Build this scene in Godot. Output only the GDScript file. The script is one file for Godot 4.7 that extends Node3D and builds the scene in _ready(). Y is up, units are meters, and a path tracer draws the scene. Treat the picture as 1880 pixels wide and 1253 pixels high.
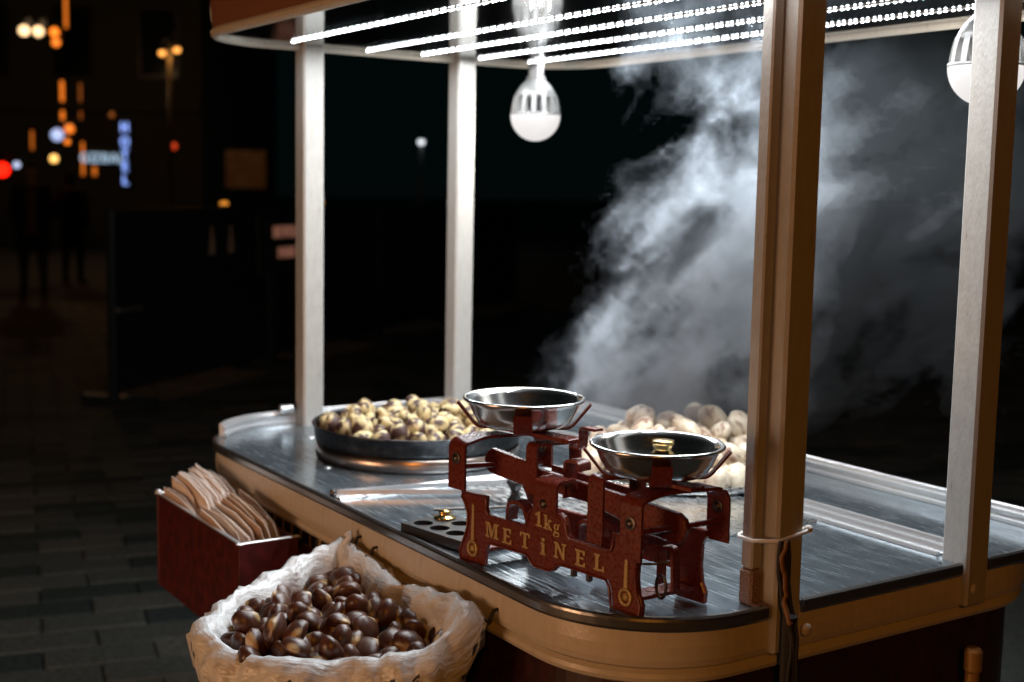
extends Node3D

# Table top of the cart is at y = TH. Cart axes: x runs across the cart, -z along it.
const TH := 0.92
const FLAT := 4294967295
const UP := Vector3.UP

var M := {}
var noise := FastNoiseLite.new()
var rng := RandomNumberGenerator.new()
var counts := {}


# ------------------------------------------------------------------ mesh builder
class MB:
	var st := SurfaceTool.new()
	var pts := PackedVector3Array()
	var cols := PackedColorArray()
	var uvs := PackedVector2Array()
	var grp := PackedInt64Array()
	var use_col := false
	var use_uv := false

	func tri(a: Vector3, b: Vector3, c: Vector3, g: int = FLAT) -> void:
		pts.append(a); pts.append(b); pts.append(c); grp.append(g)

	func quad(a: Vector3, b: Vector3, c: Vector3, d: Vector3, g: int = FLAT) -> void:
		tri(a, b, c, g); tri(a, c, d, g)

	func tri_out(a: Vector3, b: Vector3, c: Vector3, ctr: Vector3, g: int = FLAT) -> void:
		if (b - a).cross(c - a).dot((a + b + c) / 3.0 - ctr) < 0.0:
			tri(a, c, b, g)
		else:
			tri(a, b, c, g)

	func quad_out(a: Vector3, b: Vector3, c: Vector3, d: Vector3, ctr: Vector3, g: int = FLAT) -> void:
		tri_out(a, b, c, ctr, g); tri_out(a, c, d, ctr, g)

	func tri_uv(a: Vector3, b: Vector3, c: Vector3, ua: Vector2, ub: Vector2, uc: Vector2, g: int = 0) -> void:
		tri(a, b, c, g); uvs.append(ua); uvs.append(ub); uvs.append(uc); use_uv = true

	func tri_col(a: Vector3, b: Vector3, c: Vector3, ca: Color, cb: Color, cc: Color, g: int = 0) -> void:
		tri(a, b, c, g); cols.append(ca); cols.append(cb); cols.append(cc); use_col = true

	# chamfered box
	func box(ctr: Vector3, size: Vector3, bev: float = 0.0, bas: Basis = Basis.IDENTITY) -> void:
		var h := size * 0.5
		bev = minf(bev, minf(h.x, minf(h.y, h.z)) * 0.9)
		if bev <= 0.0:
			var p := []
			for i in 8:
				p.append(ctr + bas * Vector3(h.x * (1 if i & 1 else -1), h.y * (1 if i & 2 else -1), h.z * (1 if i & 4 else -1)))
			for f in [[0, 1, 3, 2], [4, 5, 7, 6], [0, 1, 5, 4], [2, 3, 7, 6], [0, 2, 6, 4], [1, 3, 7, 5]]:
				quad_out(p[f[0]], p[f[1]], p[f[2]], p[f[3]], ctr)
			return
		var q := {}
		for sx in [-1, 1]:
			for sy in [-1, 1]:
				for sz in [-1, 1]:
					q[[sx, sy, sz, 0]] = ctr + bas * Vector3(sx * h.x, sy * (h.y - bev), sz * (h.z - bev))
					q[[sx, sy, sz, 1]] = ctr + bas * Vector3(sx * (h.x - bev), sy * h.y, sz * (h.z - bev))
					q[[sx, sy, sz, 2]] = ctr + bas * Vector3(sx * (h.x - bev), sy * (h.y - bev), sz * h.z)
					tri_out(q[[sx, sy, sz, 0]], q[[sx, sy, sz, 1]], q[[sx, sy, sz, 2]], ctr)
		for s in [-1, 1]:
			quad_out(q[[s, -1, -1, 0]], q[[s, 1, -1, 0]], q[[s, 1, 1, 0]], q[[s, -1, 1, 0]], ctr)
			quad_out(q[[-1, s, -1, 1]], q[[1, s, -1, 1]], q[[1, s, 1, 1]], q[[-1, s, 1, 1]], ctr)
			quad_out(q[[-1, -1, s, 2]], q[[1, -1, s, 2]], q[[1, 1, s, 2]], q[[-1, 1, s, 2]], ctr)
			for t in [-1, 1]:
				quad_out(q[[s, t, -1, 0]], q[[s, t, 1, 0]], q[[s, t, 1, 1]], q[[s, t, -1, 1]], ctr)
				quad_out(q[[s, -1, t, 0]], q[[s, 1, t, 0]], q[[s, 1, t, 2]], q[[s, -1, t, 2]], ctr)
				quad_out(q[[-1, s, t, 1]], q[[1, s, t, 1]], q[[1, s, t, 2]], q[[-1, s, t, 2]], ctr)

	# surface of revolution about bas.y through o; prof = [(r, y)...]; a sharp edge after index in "sharp"
	func lathe(o: Vector3, prof: PackedVector2Array, segs: int = 24, bas: Basis = Basis.IDENTITY, sharp: Array = [], g0: int = 10) -> void:
		var g := g0
		for j in prof.size() - 1:
			if j in sharp: g += 1
			for i in segs:
				var a0 := TAU * i / segs
				var a1 := TAU * (i + 1) / segs
				var d0 := bas * Vector3(cos(a0), 0, sin(a0))
				var d1 := bas * Vector3(cos(a1), 0, sin(a1))
				var p := prof[j]
				var r := prof[j + 1]
				var A := o + d0 * p.x + bas.y * p.y
				var Bq := o + d1 * p.x + bas.y * p.y
				var C := o + d1 * r.x + bas.y * r.y
				var D := o + d0 * r.x + bas.y * r.y
				if p.x > 1e-6: tri(A, C, Bq, g) if r.x > 1e-6 else tri(A, D, Bq, g)
				if r.x > 1e-6: tri(A, D, C, g)

	func tube(path: PackedVector3Array, rad: PackedFloat32Array, sides: int = 8, closed: bool = false, g: int = 5) -> void:
		var n := path.size()
		var rings := []
		var ref := Vector3.UP
		for i in n:
			var t: Vector3
			if closed: t = (path[(i + 1) % n] - path[(i - 1 + n) % n]).normalized()
			else: t = (path[mini(i + 1, n - 1)] - path[maxi(i - 1, 0)]).normalized()
			if i == 0: ref = Vector3.UP if absf(t.y) < 0.9 else Vector3.RIGHT
			var x := ref.cross(t).normalized()
			var y := t.cross(x).normalized()
			ref = y
			var ring := PackedVector3Array()
			var r := rad[i % rad.size()]
			for k in sides:
				var a := TAU * k / sides
				ring.append(path[i] + x * cos(a) * r + y * sin(a) * r)
			rings.append(ring)
		for i in (n if closed else n - 1):
			var A: PackedVector3Array = rings[i]
			var C: PackedVector3Array = rings[(i + 1) % n]
			for k in sides:
				var k2 := (k + 1) % sides
				quad(A[k], A[k2], C[k2], C[k], g)
		if not closed:
			for k in range(1, sides - 1):
				tri(rings[0][0], rings[0][k + 1], rings[0][k])
				tri(rings[n - 1][0], rings[n - 1][k], rings[n - 1][k + 1])

	# flat bar bent along a path, width along wdir, thickness across
	func strap(path: PackedVector3Array, wdir: Vector3, width: float, thick: float) -> void:
		var n := path.size()
		var L := []
		for i in n:
			var t := (path[mini(i + 1, n - 1)] - path[maxi(i - 1, 0)]).normalized()
			var w := (wdir - t * wdir.dot(t)).normalized()
			var nn := t.cross(w).normalized()
			var p := path[i]
			L.append([p + w * width * 0.5 + nn * thick * 0.5, p - w * width * 0.5 + nn * thick * 0.5, p - w * width * 0.5 - nn * thick * 0.5, p + w * width * 0.5 - nn * thick * 0.5])
		for i in n - 1:
			var a = L[i]
			var b = L[i + 1]
			for k in 4:
				var k2 := (k + 1) % 4
				quad(a[k], b[k], b[k2], a[k2], 20 + k)
		quad(L[0][0], L[0][1], L[0][2], L[0][3])
		quad(L[n - 1][3], L[n - 1][2], L[n - 1][1], L[n - 1][0])

	# polygon (x, y) extruded along z, with a chamfer on both faces
	func prism(poly: PackedVector2Array, depth: float, bev: float, xf: Transform3D) -> void:
		if Geometry2D.is_polygon_clockwise(poly): poly.reverse()
		var n := poly.size()
		var ins := PackedVector2Array()
		for i in n:
			var a := poly[(i - 1 + n) % n]
			var b := poly[i]
			var c := poly[(i + 1) % n]
			var n1 := (b - a).normalized().orthogonal()
			var n2 := (c - b).normalized().orthogonal()
			var m := (n1 + n2)
			m = m.normalized() / maxf(0.35, m.normalized().dot(n1)) if m.length() > 1e-4 else n1
			ins.append(b - m * bev)
		# orthogonal() turns either way; check that the inset really is inside
		var s := 0.0
		var s2 := 0.0
		for i in n:
			s += poly[i].cross(poly[(i + 1) % n])
			s2 += ins[i].cross(ins[(i + 1) % n])
		if absf(s2) > absf(s):
			for i in n: ins[i] = poly[i] * 2.0 - ins[i]
		var idx := Geometry2D.triangulate_polygon(ins)
		if idx.is_empty():
			idx = Geometry2D.triangulate_polygon(poly); ins = poly.duplicate()
		var h := depth * 0.5
		for f in [1.0, -1.0]:
			for k in range(0, idx.size(), 3):
				var A := ins[idx[k]]
				var Bq := ins[idx[k + 1]]
				var C := ins[idx[k + 2]]
				if ((Bq - A).cross(C - A) > 0.0) != (f > 0.0):
					var tmp := Bq; Bq = C; C = tmp
				tri(xf * Vector3(A.x, A.y, h * f), xf * Vector3(Bq.x, Bq.y, h * f), xf * Vector3(C.x, C.y, h * f))
		for i in n:
			var j := (i + 1) % n
			var r := [[ins[i], ins[j], h], [poly[i], poly[j], h - bev], [poly[i], poly[j], -h + bev], [ins[i], ins[j], -h]]
			for k in 3:
				var u = r[k]
				var w = r[k + 1]
				quad(xf * Vector3(u[0].x, u[0].y, u[2]), xf * Vector3(w[0].x, w[0].y, w[2]), xf * Vector3(w[1].x, w[1].y, w[2]), xf * Vector3(u[1].x, u[1].y, u[2]))

	# profile [(out, up)...] swept along a horizontal path
	func sweep(prof: PackedVector2Array, path: PackedVector3Array, closed: bool, cap: bool = true, right: bool = true) -> void:
		var n := path.size()
		var L := []
		for i in n:
			var t: Vector3
			if closed: t = (path[(i + 1) % n] - path[(i - 1 + n) % n]).normalized()
			else: t = (path[mini(i + 1, n - 1)] - path[maxi(i - 1, 0)]).normalized()
			var o := t.cross(Vector3.UP).normalized() * (1.0 if right else -1.0)
			var row := PackedVector3Array()
			for q in prof: row.append(path[i] + o * q.x + Vector3.UP * q.y)
			L.append(row)
		var m := prof.size()
		for i in (n if closed else n - 1):
			var a: PackedVector3Array = L[i]
			var b: PackedVector3Array = L[(i + 1) % n]
			for k in m:
				var k2 := (k + 1) % m
				quad(a[k], a[k2], b[k2], b[k], 40 + k)
		if cap and not closed:
			var idx := Geometry2D.triangulate_polygon(prof)
			for e in [0, n - 1]:
				for k in range(0, idx.size(), 3):
					tri(L[e][idx[k]], L[e][idx[k + 1]], L[e][idx[k + 2]])

	func mesh(flip_check: bool = true) -> ArrayMesh:
		var ctr := Vector3.ZERO
		for p in pts: ctr += p
		if pts.size() > 0: ctr /= pts.size()
		var vol := 0.0
		for i in range(0, pts.size(), 3):
			vol += (pts[i] - ctr).dot((pts[i + 1] - ctr).cross(pts[i + 2] - ctr))
		var flip := vol > 0.0 if flip_check else false
		st.begin(Mesh.PRIMITIVE_TRIANGLES)
		for i in range(0, pts.size(), 3):
			st.set_smooth_group(grp[i / 3])
			for k in ([0, 2, 1] if flip else [0, 1, 2]):
				if use_col: st.set_color(cols[i + k])
				if use_uv: st.set_uv(uvs[i + k])
				st.add_vertex(pts[i + k])
		st.generate_normals()
		st.index()
		return st.commit()


# ------------------------------------------------------------------ naming and placing
func W(u: float, v: float, h: float) -> Vector3:
	return Vector3(u, TH + h, -v)


func numbered(called: String) -> String:
	var n: int = counts.get(called, 0)
	counts[called] = n + 1
	return called if n == 0 else "%s_%03d" % [called, n]


func thing(called: String, label: String, category: String, at: Vector3, group: String = "", kind: String = "") -> Node3D:
	var o := Node3D.new()
	o.name = numbered(called)
	o.position = at
	add_child(o)
	tag(o, label, category, group, kind)
	return o


func tag(o: Node, label: String, category: String, group: String = "", kind: String = "") -> void:
	o.set_meta("label", label)
	if category: o.set_meta("category", category)
	if group: o.set_meta("group", group)
	if kind: o.set_meta("kind", kind)


# a mesh authored in world coordinates, hung under a parent that stands unrotated at its own place
func part(called: String, mb: MB, m: Material, parent: Node3D, label: String = "") -> MeshInstance3D:
	return put(called, mb.mesh(), m, parent, label)


func put(called: String, me: Mesh, m: Material, parent: Node3D, label: String = "") -> MeshInstance3D:
	var o := MeshInstance3D.new()
	o.name = called
	o.mesh = me
	o.material_override = m
	parent.add_child(o, true)
	if not parent == self:
		o.position = -origin_of(parent)
	if label: o.set_meta("label", label)
	return o


func origin_of(n: Node3D) -> Vector3:
	if n == self: return Vector3.ZERO
	return n.position + origin_of(n.get_parent())


# a mesh authored in the parent's own axes
func local(called: String, mb: MB, m: Material, parent: Node3D, label: String = "") -> MeshInstance3D:
	var o := MeshInstance3D.new()
	o.name = called
	o.mesh = mb.mesh()
	o.material_override = m
	parent.add_child(o, true)
	if label: o.set_meta("label", label)
	return o


func ordinal(n: int) -> String:
	var w := ["first", "second", "third", "fourth", "fifth", "sixth", "seventh", "eighth", "ninth", "tenth", "eleventh", "twelfth", "thirteenth", "fourteenth", "fifteenth", "sixteenth"]
	return w[n] if n < w.size() else "%dth" % (n + 1)


# ------------------------------------------------------------------ materials
func lin(r: float, g: float, b: float) -> Color:
	return Color(r, g, b).linear_to_srgb()


func mat(c: Color, rough: float, metal: float = 0.0) -> StandardMaterial3D:
	var m := StandardMaterial3D.new()
	m.albedo_color = c
	m.roughness = rough
	m.metallic = metal
	return m


func noise_tex(freq: float, oct: int, lo: Color, hi: Color, seed_: int = 1, normal: bool = false, bump: float = 4.0, mid: float = 0.5, kind: int = FastNoiseLite.TYPE_SIMPLEX_SMOOTH) -> NoiseTexture2D:
	var n := FastNoiseLite.new()
	n.seed = seed_
	n.noise_type = kind
	n.frequency = freq
	n.fractal_octaves = oct
	var t := NoiseTexture2D.new()
	t.width = 512
	t.height = 512
	t.seamless = true
	t.noise = n
	if normal:
		t.as_normal_map = true
		t.bump_strength = bump
	else:
		var g := Gradient.new()
		g.set_color(0, lo)
		g.set_color(1, hi)
		g.set_offset(0, clampf(mid - 0.35, 0.0, 1.0))
		g.set_offset(1, clampf(mid + 0.35, 0.0, 1.0))
		t.color_ramp = g
	return t


func tri_map(m: StandardMaterial3D, scale: Vector3) -> void:
	m.uv1_triplanar = true
	m.uv1_world_triplanar = true
	m.uv1_scale = scale


func glow(c: Color, e: float) -> StandardMaterial3D:
	var m := mat(lin(0.5, 0.5, 0.5), 0.4)
	m.emission_enabled = true
	m.emission = c
	m.emission_energy_multiplier = e
	return m


func make_materials() -> void:
	# cream gloss paint with brush marks and a little grime
	var m := mat(Color.WHITE, 0.34)
	m.albedo_texture = noise_tex(0.016, 6, lin(0.47, 0.43, 0.355), lin(0.53, 0.49, 0.42), 3, false, 1.0, 0.45)
	m.albedo_texture.color_ramp.add_point(0.02, lin(0.16, 0.12, 0.085))
	m.albedo_texture.color_ramp.set_offset(0, 0.0)
	m.normal_enabled = true
	m.normal_texture = noise_tex(0.05, 4, Color.BLACK, Color.WHITE, 4, true, 2.2)
	m.normal_scale = 0.30
	tri_map(m, Vector3(7.0, 2.2, 7.0))
	M.cream = m
	# posts get the band's cream darkened in colour, to hold back the strip light
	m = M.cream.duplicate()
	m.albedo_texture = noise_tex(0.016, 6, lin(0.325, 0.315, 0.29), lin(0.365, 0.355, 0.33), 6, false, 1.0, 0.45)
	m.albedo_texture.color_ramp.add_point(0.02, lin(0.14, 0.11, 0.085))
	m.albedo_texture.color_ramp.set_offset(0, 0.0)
	M.dimmed_cream = m
	m = mat(lin(0.20, 0.085, 0.05), 0.30)
	m.normal_enabled = true
	m.normal_texture = M.cream.normal_texture
	m.normal_scale = 0.25
	tri_map(m, Vector3(3.0, 6.0, 6.0))
	M.fascia = m
	# brushed steel of the table
	m = mat(Color.WHITE, 1.0, 0.88)
	m.albedo_texture = noise_tex(0.006, 5, lin(0.31, 0.38, 0.43), lin(0.38, 0.45, 0.50), 7, false, 1.0, 0.5)
	m.roughness_texture = noise_tex(0.012, 6, Color(0.11, 0.11, 0.11), Color(0.30, 0.30, 0.30), 8)
	m.normal_enabled = true
	m.normal_texture = noise_tex(0.04, 4, Color.BLACK, Color.WHITE, 9, true, 3.0)
	m.normal_scale = 0.013
	tri_map(m, Vector3(16.0, 3.0, 1.3))
	M.table = m
	m = mat(Color.WHITE, 1.0, 1.0)
	m.albedo_texture = noise_tex(0.01, 5, lin(0.5, 0.52, 0.53), lin(0.66, 0.68, 0.69), 17)
	m.roughness_texture = noise_tex(0.02, 6, Color(0.18, 0.18, 0.18), Color(0.38, 0.38, 0.38), 18)
	m.normal_enabled = true
	m.normal_texture = M.table.normal_texture
	m.normal_scale = 0.03
	tri_map(m, Vector3(5.0, 3.0, 2.0))
	M.plate = m
	M.bright = mat(lin(0.78, 0.79, 0.80), 0.34, 0.85)
	m = mat(lin(0.27, 0.27, 0.27), 0.26, 0.9)
	m.normal_enabled = true
	m.normal_texture = M.table.normal_texture
	m.normal_scale = 0.06
	tri_map(m, Vector3(6, 6, 6))
	M.trim = m
	M.ceiling = mat(lin(0.30, 0.33, 0.34), 0.07, 1.0)
	m = mat(Color.WHITE, 1.0, 1.0)
	m.albedo_texture = noise_tex(0.02, 5, lin(0.03, 0.03, 0.032), lin(0.10, 0.10, 0.10), 21)
	m.roughness_texture = noise_tex(0.03, 5, Color(0.25, 0.25, 0.25), Color(0.5, 0.5, 0.5), 22)
	tri_map(m, Vector3(4, 4, 4))
	M.darksteel = m
	M.pan = mat(lin(0.66, 0.67, 0.66), 0.19, 1.0)
	M.drum = mat(lin(0.42, 0.36, 0.33), 0.28, 1.0)
	# red enamel of the scale, chipped and greasy
	m = mat(Color.WHITE, 1.0)
	m.albedo_texture = noise_tex(0.03, 5, lin(0.10, 0.017, 0.011), lin(0.155, 0.028, 0.017), 31)
	m.roughness_texture = noise_tex(0.04, 4, Color(0.20, 0.20, 0.20), Color(0.42, 0.42, 0.42), 32)
	m.normal_enabled = true
	m.normal_texture = noise_tex(0.06, 4, Color.BLACK, Color.WHITE, 33, true, 3.0)
	m.normal_scale = 0.07
	tri_map(m, Vector3(5, 5, 5))
	M.red = m
	m = mat(Color.WHITE, 0.45, 0.25)
	m.albedo_texture = noise_tex(0.05, 4, lin(0.13, 0.07, 0.03), lin(0.62, 0.50, 0.24), 35, false, 1.0, 0.42)
	tri_map(m, Vector3(14, 14, 14))
	M.gold = m
	M.barbrass = mat(lin(0.50, 0.30, 0.10), 0.38, 0.5)
	M.brass = mat(lin(0.66, 0.48, 0.20), 0.22, 1.0)
	M.black = mat(lin(0.012, 0.012, 0.013), 0.38)
	M.cable = mat(lin(0.010, 0.010, 0.011), 0.7)
	M.copper = mat(lin(0.16, 0.07, 0.025), 0.5)
	M.iron = mat(lin(0.10, 0.09, 0.085), 0.4, 0.9)
	m = mat(Color.WHITE, 0.42)
	m.albedo_texture = noise_tex(0.015, 5, lin(0.045, 0.007, 0.007), lin(0.10, 0.012, 0.012), 47)
	tri_map(m, Vector3(3, 3, 3))
	M.boxred = m
	m = mat(Color.WHITE, 0.4)
	m.albedo_texture = noise_tex(0.02, 4, lin(0.020, 0.006, 0.006), lin(0.045, 0.010, 0.010), 41)
	tri_map(m, Vector3(3, 3, 3))
	M.body = m
	M.led = glow(Color(0.96, 0.98, 1.0), 24.0)
	M.tape = mat(lin(0.5, 0.5, 0.46), 0.5)
	M.dome = glow(Color(1.0, 0.98, 0.97), 0.80)
	M.dome.albedo_color = lin(0.06, 0.06, 0.06)
	M.dome.roughness = 0.6
	M.plastic = mat(lin(0.60, 0.59, 0.56), 0.35)
	M.alloy = mat(lin(0.17, 0.17, 0.168), 0.42, 0.3)
	M.rust = mat(Color.WHITE, 0.8)
	M.rust.albedo_texture = noise_tex(0.05, 5, lin(0.04, 0.022, 0.018), lin(0.45, 0.30, 0.22), 44)
	tri_map(M.rust, Vector3(12, 12, 12))
	# nuts carry their own colours
	m = mat(Color.WHITE, 0.40)
	m.vertex_color_use_as_albedo = true
	m.clearcoat_enabled = true
	m.clearcoat = 0.18
	m.clearcoat_roughness = 0.28
	M.rawnut = m
	m = mat(Color.WHITE, 0.55)
	m.vertex_color_use_as_albedo = true
	M.roast = m
	m = mat(Color.WHITE, 0.7)
	m.vertex_color_use_as_albedo = true
	m.backlight_enabled = true
	m.backlight = Color(0.25, 0.22, 0.18)
	M.paper = m
	# pavers
	var tones := [lin(0.018, 0.034, 0.032), lin(0.062, 0.074, 0.066), lin(0.078, 0.086, 0.074), lin(0.095, 0.098, 0.082)]
	for i in 4:
		m = mat(Color.WHITE, 0.75)
		var c: Color = tones[i]
		m.albedo_texture = noise_tex(0.03, 5, c.darkened(0.25), c.lightened(0.06), 50 + i)
		tri_map(m, Vector3(2, 2, 2))
		M["paver%d" % i] = m
	M.ground = mat(lin(0.028, 0.030, 0.027), 0.9)
	M.navy = mat(lin(0.010, 0.018, 0.024), 0.5)
	M.navyframe = mat(lin(0.020, 0.035, 0.045), 0.35, 0.3)
	M.wall = mat(lin(0.05, 0.05, 0.045), 0.9)
	M.wall2 = mat(lin(0.042, 0.042, 0.034), 0.9)
	M.glass = mat(lin(0.01, 0.012, 0.014), 0.1)
	M.fog = []


# ------------------------------------------------------------------ main
func _ready() -> void:
	rng.seed = 11
	noise.seed = 5
	noise.noise_type = FastNoiseLite.TYPE_SIMPLEX_SMOOTH
	noise.frequency = 1.0
	# camera: 46 mm on 36 x 24, focused on the scale
	var cam := Camera3D.new()
	cam.name = "camera"
	cam.transform = Transform3D(Basis.from_euler(Vector3(-0.1166, -0.583, 0.0188), EULER_ORDER_YXZ), Vector3(-1.4739, TH + 0.6628, 1.4554))
	var att := CameraAttributesPhysical.new()
	att.frustum_focal_length = 45.86
	att.frustum_focus_distance = 2.18
	att.frustum_near = 0.05
	att.frustum_far = 400.0
	att.exposure_aperture = 3.1
	cam.attributes = att
	add_child(cam)
	cam.current = true
	# night sky and exposure
	var env := Environment.new()
	env.background_mode = Environment.BG_SKY
	var sky := Sky.new()
	var sm := ProceduralSkyMaterial.new()
	sm.sky_top_color = lin(0.0005, 0.0022, 0.0022)
	sm.sky_horizon_color = lin(0.0005, 0.0022, 0.0021)
	sm.ground_horizon_color = lin(0.0012, 0.0022, 0.0022)
	sm.ground_bottom_color = lin(0.0010, 0.0018, 0.0018)
	sm.sky_energy_multiplier = 1.0
	sky.sky_material = sm
	env.sky = sky
	env.tonemap_mode = Environment.TONE_MAPPER_LINEAR
	env.tonemap_exposure = 1.0
	env.sdfgi_enabled = true
	env.ssao_enabled = true
	env.ssil_enabled = true
	env.volumetric_fog_enabled = true
	env.volumetric_fog_density = 0.0
	var we := WorldEnvironment.new()
	we.name = "environment"
	we.environment = env
	add_child(we)
	make_materials()

	ground()
	var cart := build_cart()
	build_lights_on_roof(cart)
	light_bulb(W(0.68, 1.71, 0.876), "large white bulb hanging at the far end of the roof above the round pan", 0.30)
	light_bulb(W(0.70, 0.19, 0.915), "large white bulb half hidden behind the right-hand post", 0.30)
	round_pan()
	griddle()
	balance_scale()
	small_things()
	sack()
	paper_box()
	street()
	smoke()


# ------------------------------------------------------------------ ground
func ground() -> void:
	var g := Node3D.new()
	g.name = "pavement"
	g.set_meta("kind", "structure")
	g.set_meta("label", "dark stone pavement of long slabs round the cart")
	add_child(g)
	var b := MB.new()
	b.quad(Vector3(-150, -0.012, -150), Vector3(150, -0.012, -150), Vector3(150, -0.012, 150), Vector3(-150, -0.012, 150))
	put("bed", b.mesh(false), M.ground, g)
	var ang := deg_to_rad(12.7)
	var du := Vector3(cos(ang), 0, sin(ang))
	var dv := Vector3(sin(ang), 0, -cos(ang))
	var lu := 0.36
	var lv := 0.18
	var metas := []
	for k in 3:
		var q := MB.new()
		var bas := Basis(du, UP, -dv)
		q.box(Vector3(0, -0.03, 0), Vector3(lu - 0.006, 0.06, lv - 0.006), 0.004 + 0.001 * k, bas)
		metas.append(q.mesh())
	var rest := []
	var n := 0
	var spots := []
	for j in range(-14, 92):
		for i in range(-16, 44):
			var p := du * (i * lu + (lu * 0.5 if j % 2 else 0.0)) + dv * (j * lv)
			var v := -p.z
			var near := Vector2(p.x + 1.47, v + 1.455)
			var ahead := near.dot(Vector2(0.55, 0.835))
			var side := near.dot(Vector2(0.835, -0.55))
			if ahead < 3.0 or ahead > 17.0 or absf(side) > ahead * 0.5 + 1.0: continue
			var under := p.x > -0.15 and p.x < 0.7 and v > 0.1 and v < 1.8
			if under: continue
			spots.append([ahead + (30.0 if side > ahead * 0.02 and ahead < 7.0 and p.x < 1.9 else 0.0), p])
	spots.sort_custom(func(a, c): return a[0] < c[0])
	var r := RandomNumberGenerator.new()
	r.seed = 3
	for s in spots:
		var p: Vector3 = s[1]
		p.y = r.randf_range(-0.003, 0.002)
		var tone := noise.get_noise_2d(p.x * 3.1, p.z * 5.3) + r.randf_range(-0.35, 0.35)
		var t := 0 if tone < -0.22 else (1 if tone < 0.02 else (2 if tone < 0.25 else 3))
		if n < 300:
			var o := MeshInstance3D.new()
			o.name = "paver" if n == 0 else "paver_%03d" % n
			o.mesh = metas[n % 3]
			o.material_override = M["paver%d" % t]
			o.position = p
			g.add_child(o)
		else:
			rest.append([p, t])
		n += 1
	for t in 4:
		var mine := rest.filter(func(x): return x[1] == t)
		if mine.is_empty(): continue
		var mm := MultiMesh.new()
		mm.transform_format = MultiMesh.TRANSFORM_3D
		mm.mesh = metas[t % 3]
		mm.instance_count = mine.size()
		for i in mine.size():
			mm.set_instance_transform(i, Transform3D(Basis.IDENTITY, mine[i][0]))
		var mi := MultiMeshInstance3D.new()
		mi.name = "far_pavers" if t == 0 else "far_pavers_%03d" % t
		mi.multimesh = mm
		mi.material_override = M["paver%d" % t]
		mi.set_meta("kind", "stuff")
		g.add_child(mi)


# ------------------------------------------------------------------ cart
func outline(inset: float, u0: float = -0.30, u1: float = 0.84, v0: float = 0.012, v1: float = 1.89, r0: float = 0.24, rn: float = -1.0) -> PackedVector2Array:
	# starts at the near end right of the left corner, runs to +u, then +v, and round
	var out := PackedVector2Array()
	if rn < 0.0: rn = r0
	var c := [Vector2(u1 - rn, v0 + rn), Vector2(u1 - r0, v1 - r0), Vector2(u0 + r0, v1 - r0), Vector2(u0 + r0, v0 + r0)]
	for k in 4:
		var r := (rn if k == 0 else r0) - inset
		for i in 15:
			var a := -PI / 2 + k * PI / 2 + (PI / 2) * i / 14.0
			out.append(c[k] + Vector2(cos(a), sin(a)) * r)
	return out


func tabletop(inset: float) -> PackedVector2Array:
	# the steel top keeps a tighter corner at the near right end than the band below it
	return outline(inset, -0.30, 0.84, 0.012, 1.89, 0.24, 0.07)


func dense(poly: PackedVector2Array, step: float) -> PackedVector2Array:
	var out := PackedVector2Array()
	for i in poly.size():
		var a := poly[i]
		var b := poly[(i + 1) % poly.size()]
		var n := maxi(1, int(a.distance_to(b) / step))
		for k in n: out.append(a.lerp(b, float(k) / n))
	return out


func ring(poly: PackedVector2Array, h: float) -> PackedVector3Array:
	var out := PackedVector3Array()
	for p in poly: out.append(W(p.x, p.y, h))
	return out


func slab(b: MB, poly: PackedVector2Array, h0: float, h1: float, bev: float = 0.001) -> void:
	# polygon in (u, v) between heights h0 < h1
	var xf := Transform3D(Basis(Vector3(1, 0, 0), Vector3(0, 0, -1), Vector3(0, 1, 0)), Vector3(0, TH + (h0 + h1) * 0.5, 0))
	b.prism(poly, h1 - h0, bev, xf)


func run_of(poly: PackedVector2Array, keep: Callable) -> Array:
	# splits the closed outline into runs of points that are kept
	var n := poly.size()
	var start := 0
	for i in n:
		if not keep.call(poly[i]):
			start = i
			break
	var runs := []
	var cur := PackedVector2Array()
	for k in n + 1:
		var p := poly[(start + k) % n]
		if keep.call(p):
			cur.append(p)
		elif cur.size() > 1:
			runs.append(cur)
			cur = PackedVector2Array()
		else:
			cur = PackedVector2Array()
	if cur.size() > 1: runs.append(cur)
	return runs


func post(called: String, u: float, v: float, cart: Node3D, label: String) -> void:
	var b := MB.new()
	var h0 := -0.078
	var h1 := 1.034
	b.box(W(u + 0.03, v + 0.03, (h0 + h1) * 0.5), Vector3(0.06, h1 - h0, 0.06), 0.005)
	part(called, b, M.dimmed_cream, cart, label)


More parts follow.
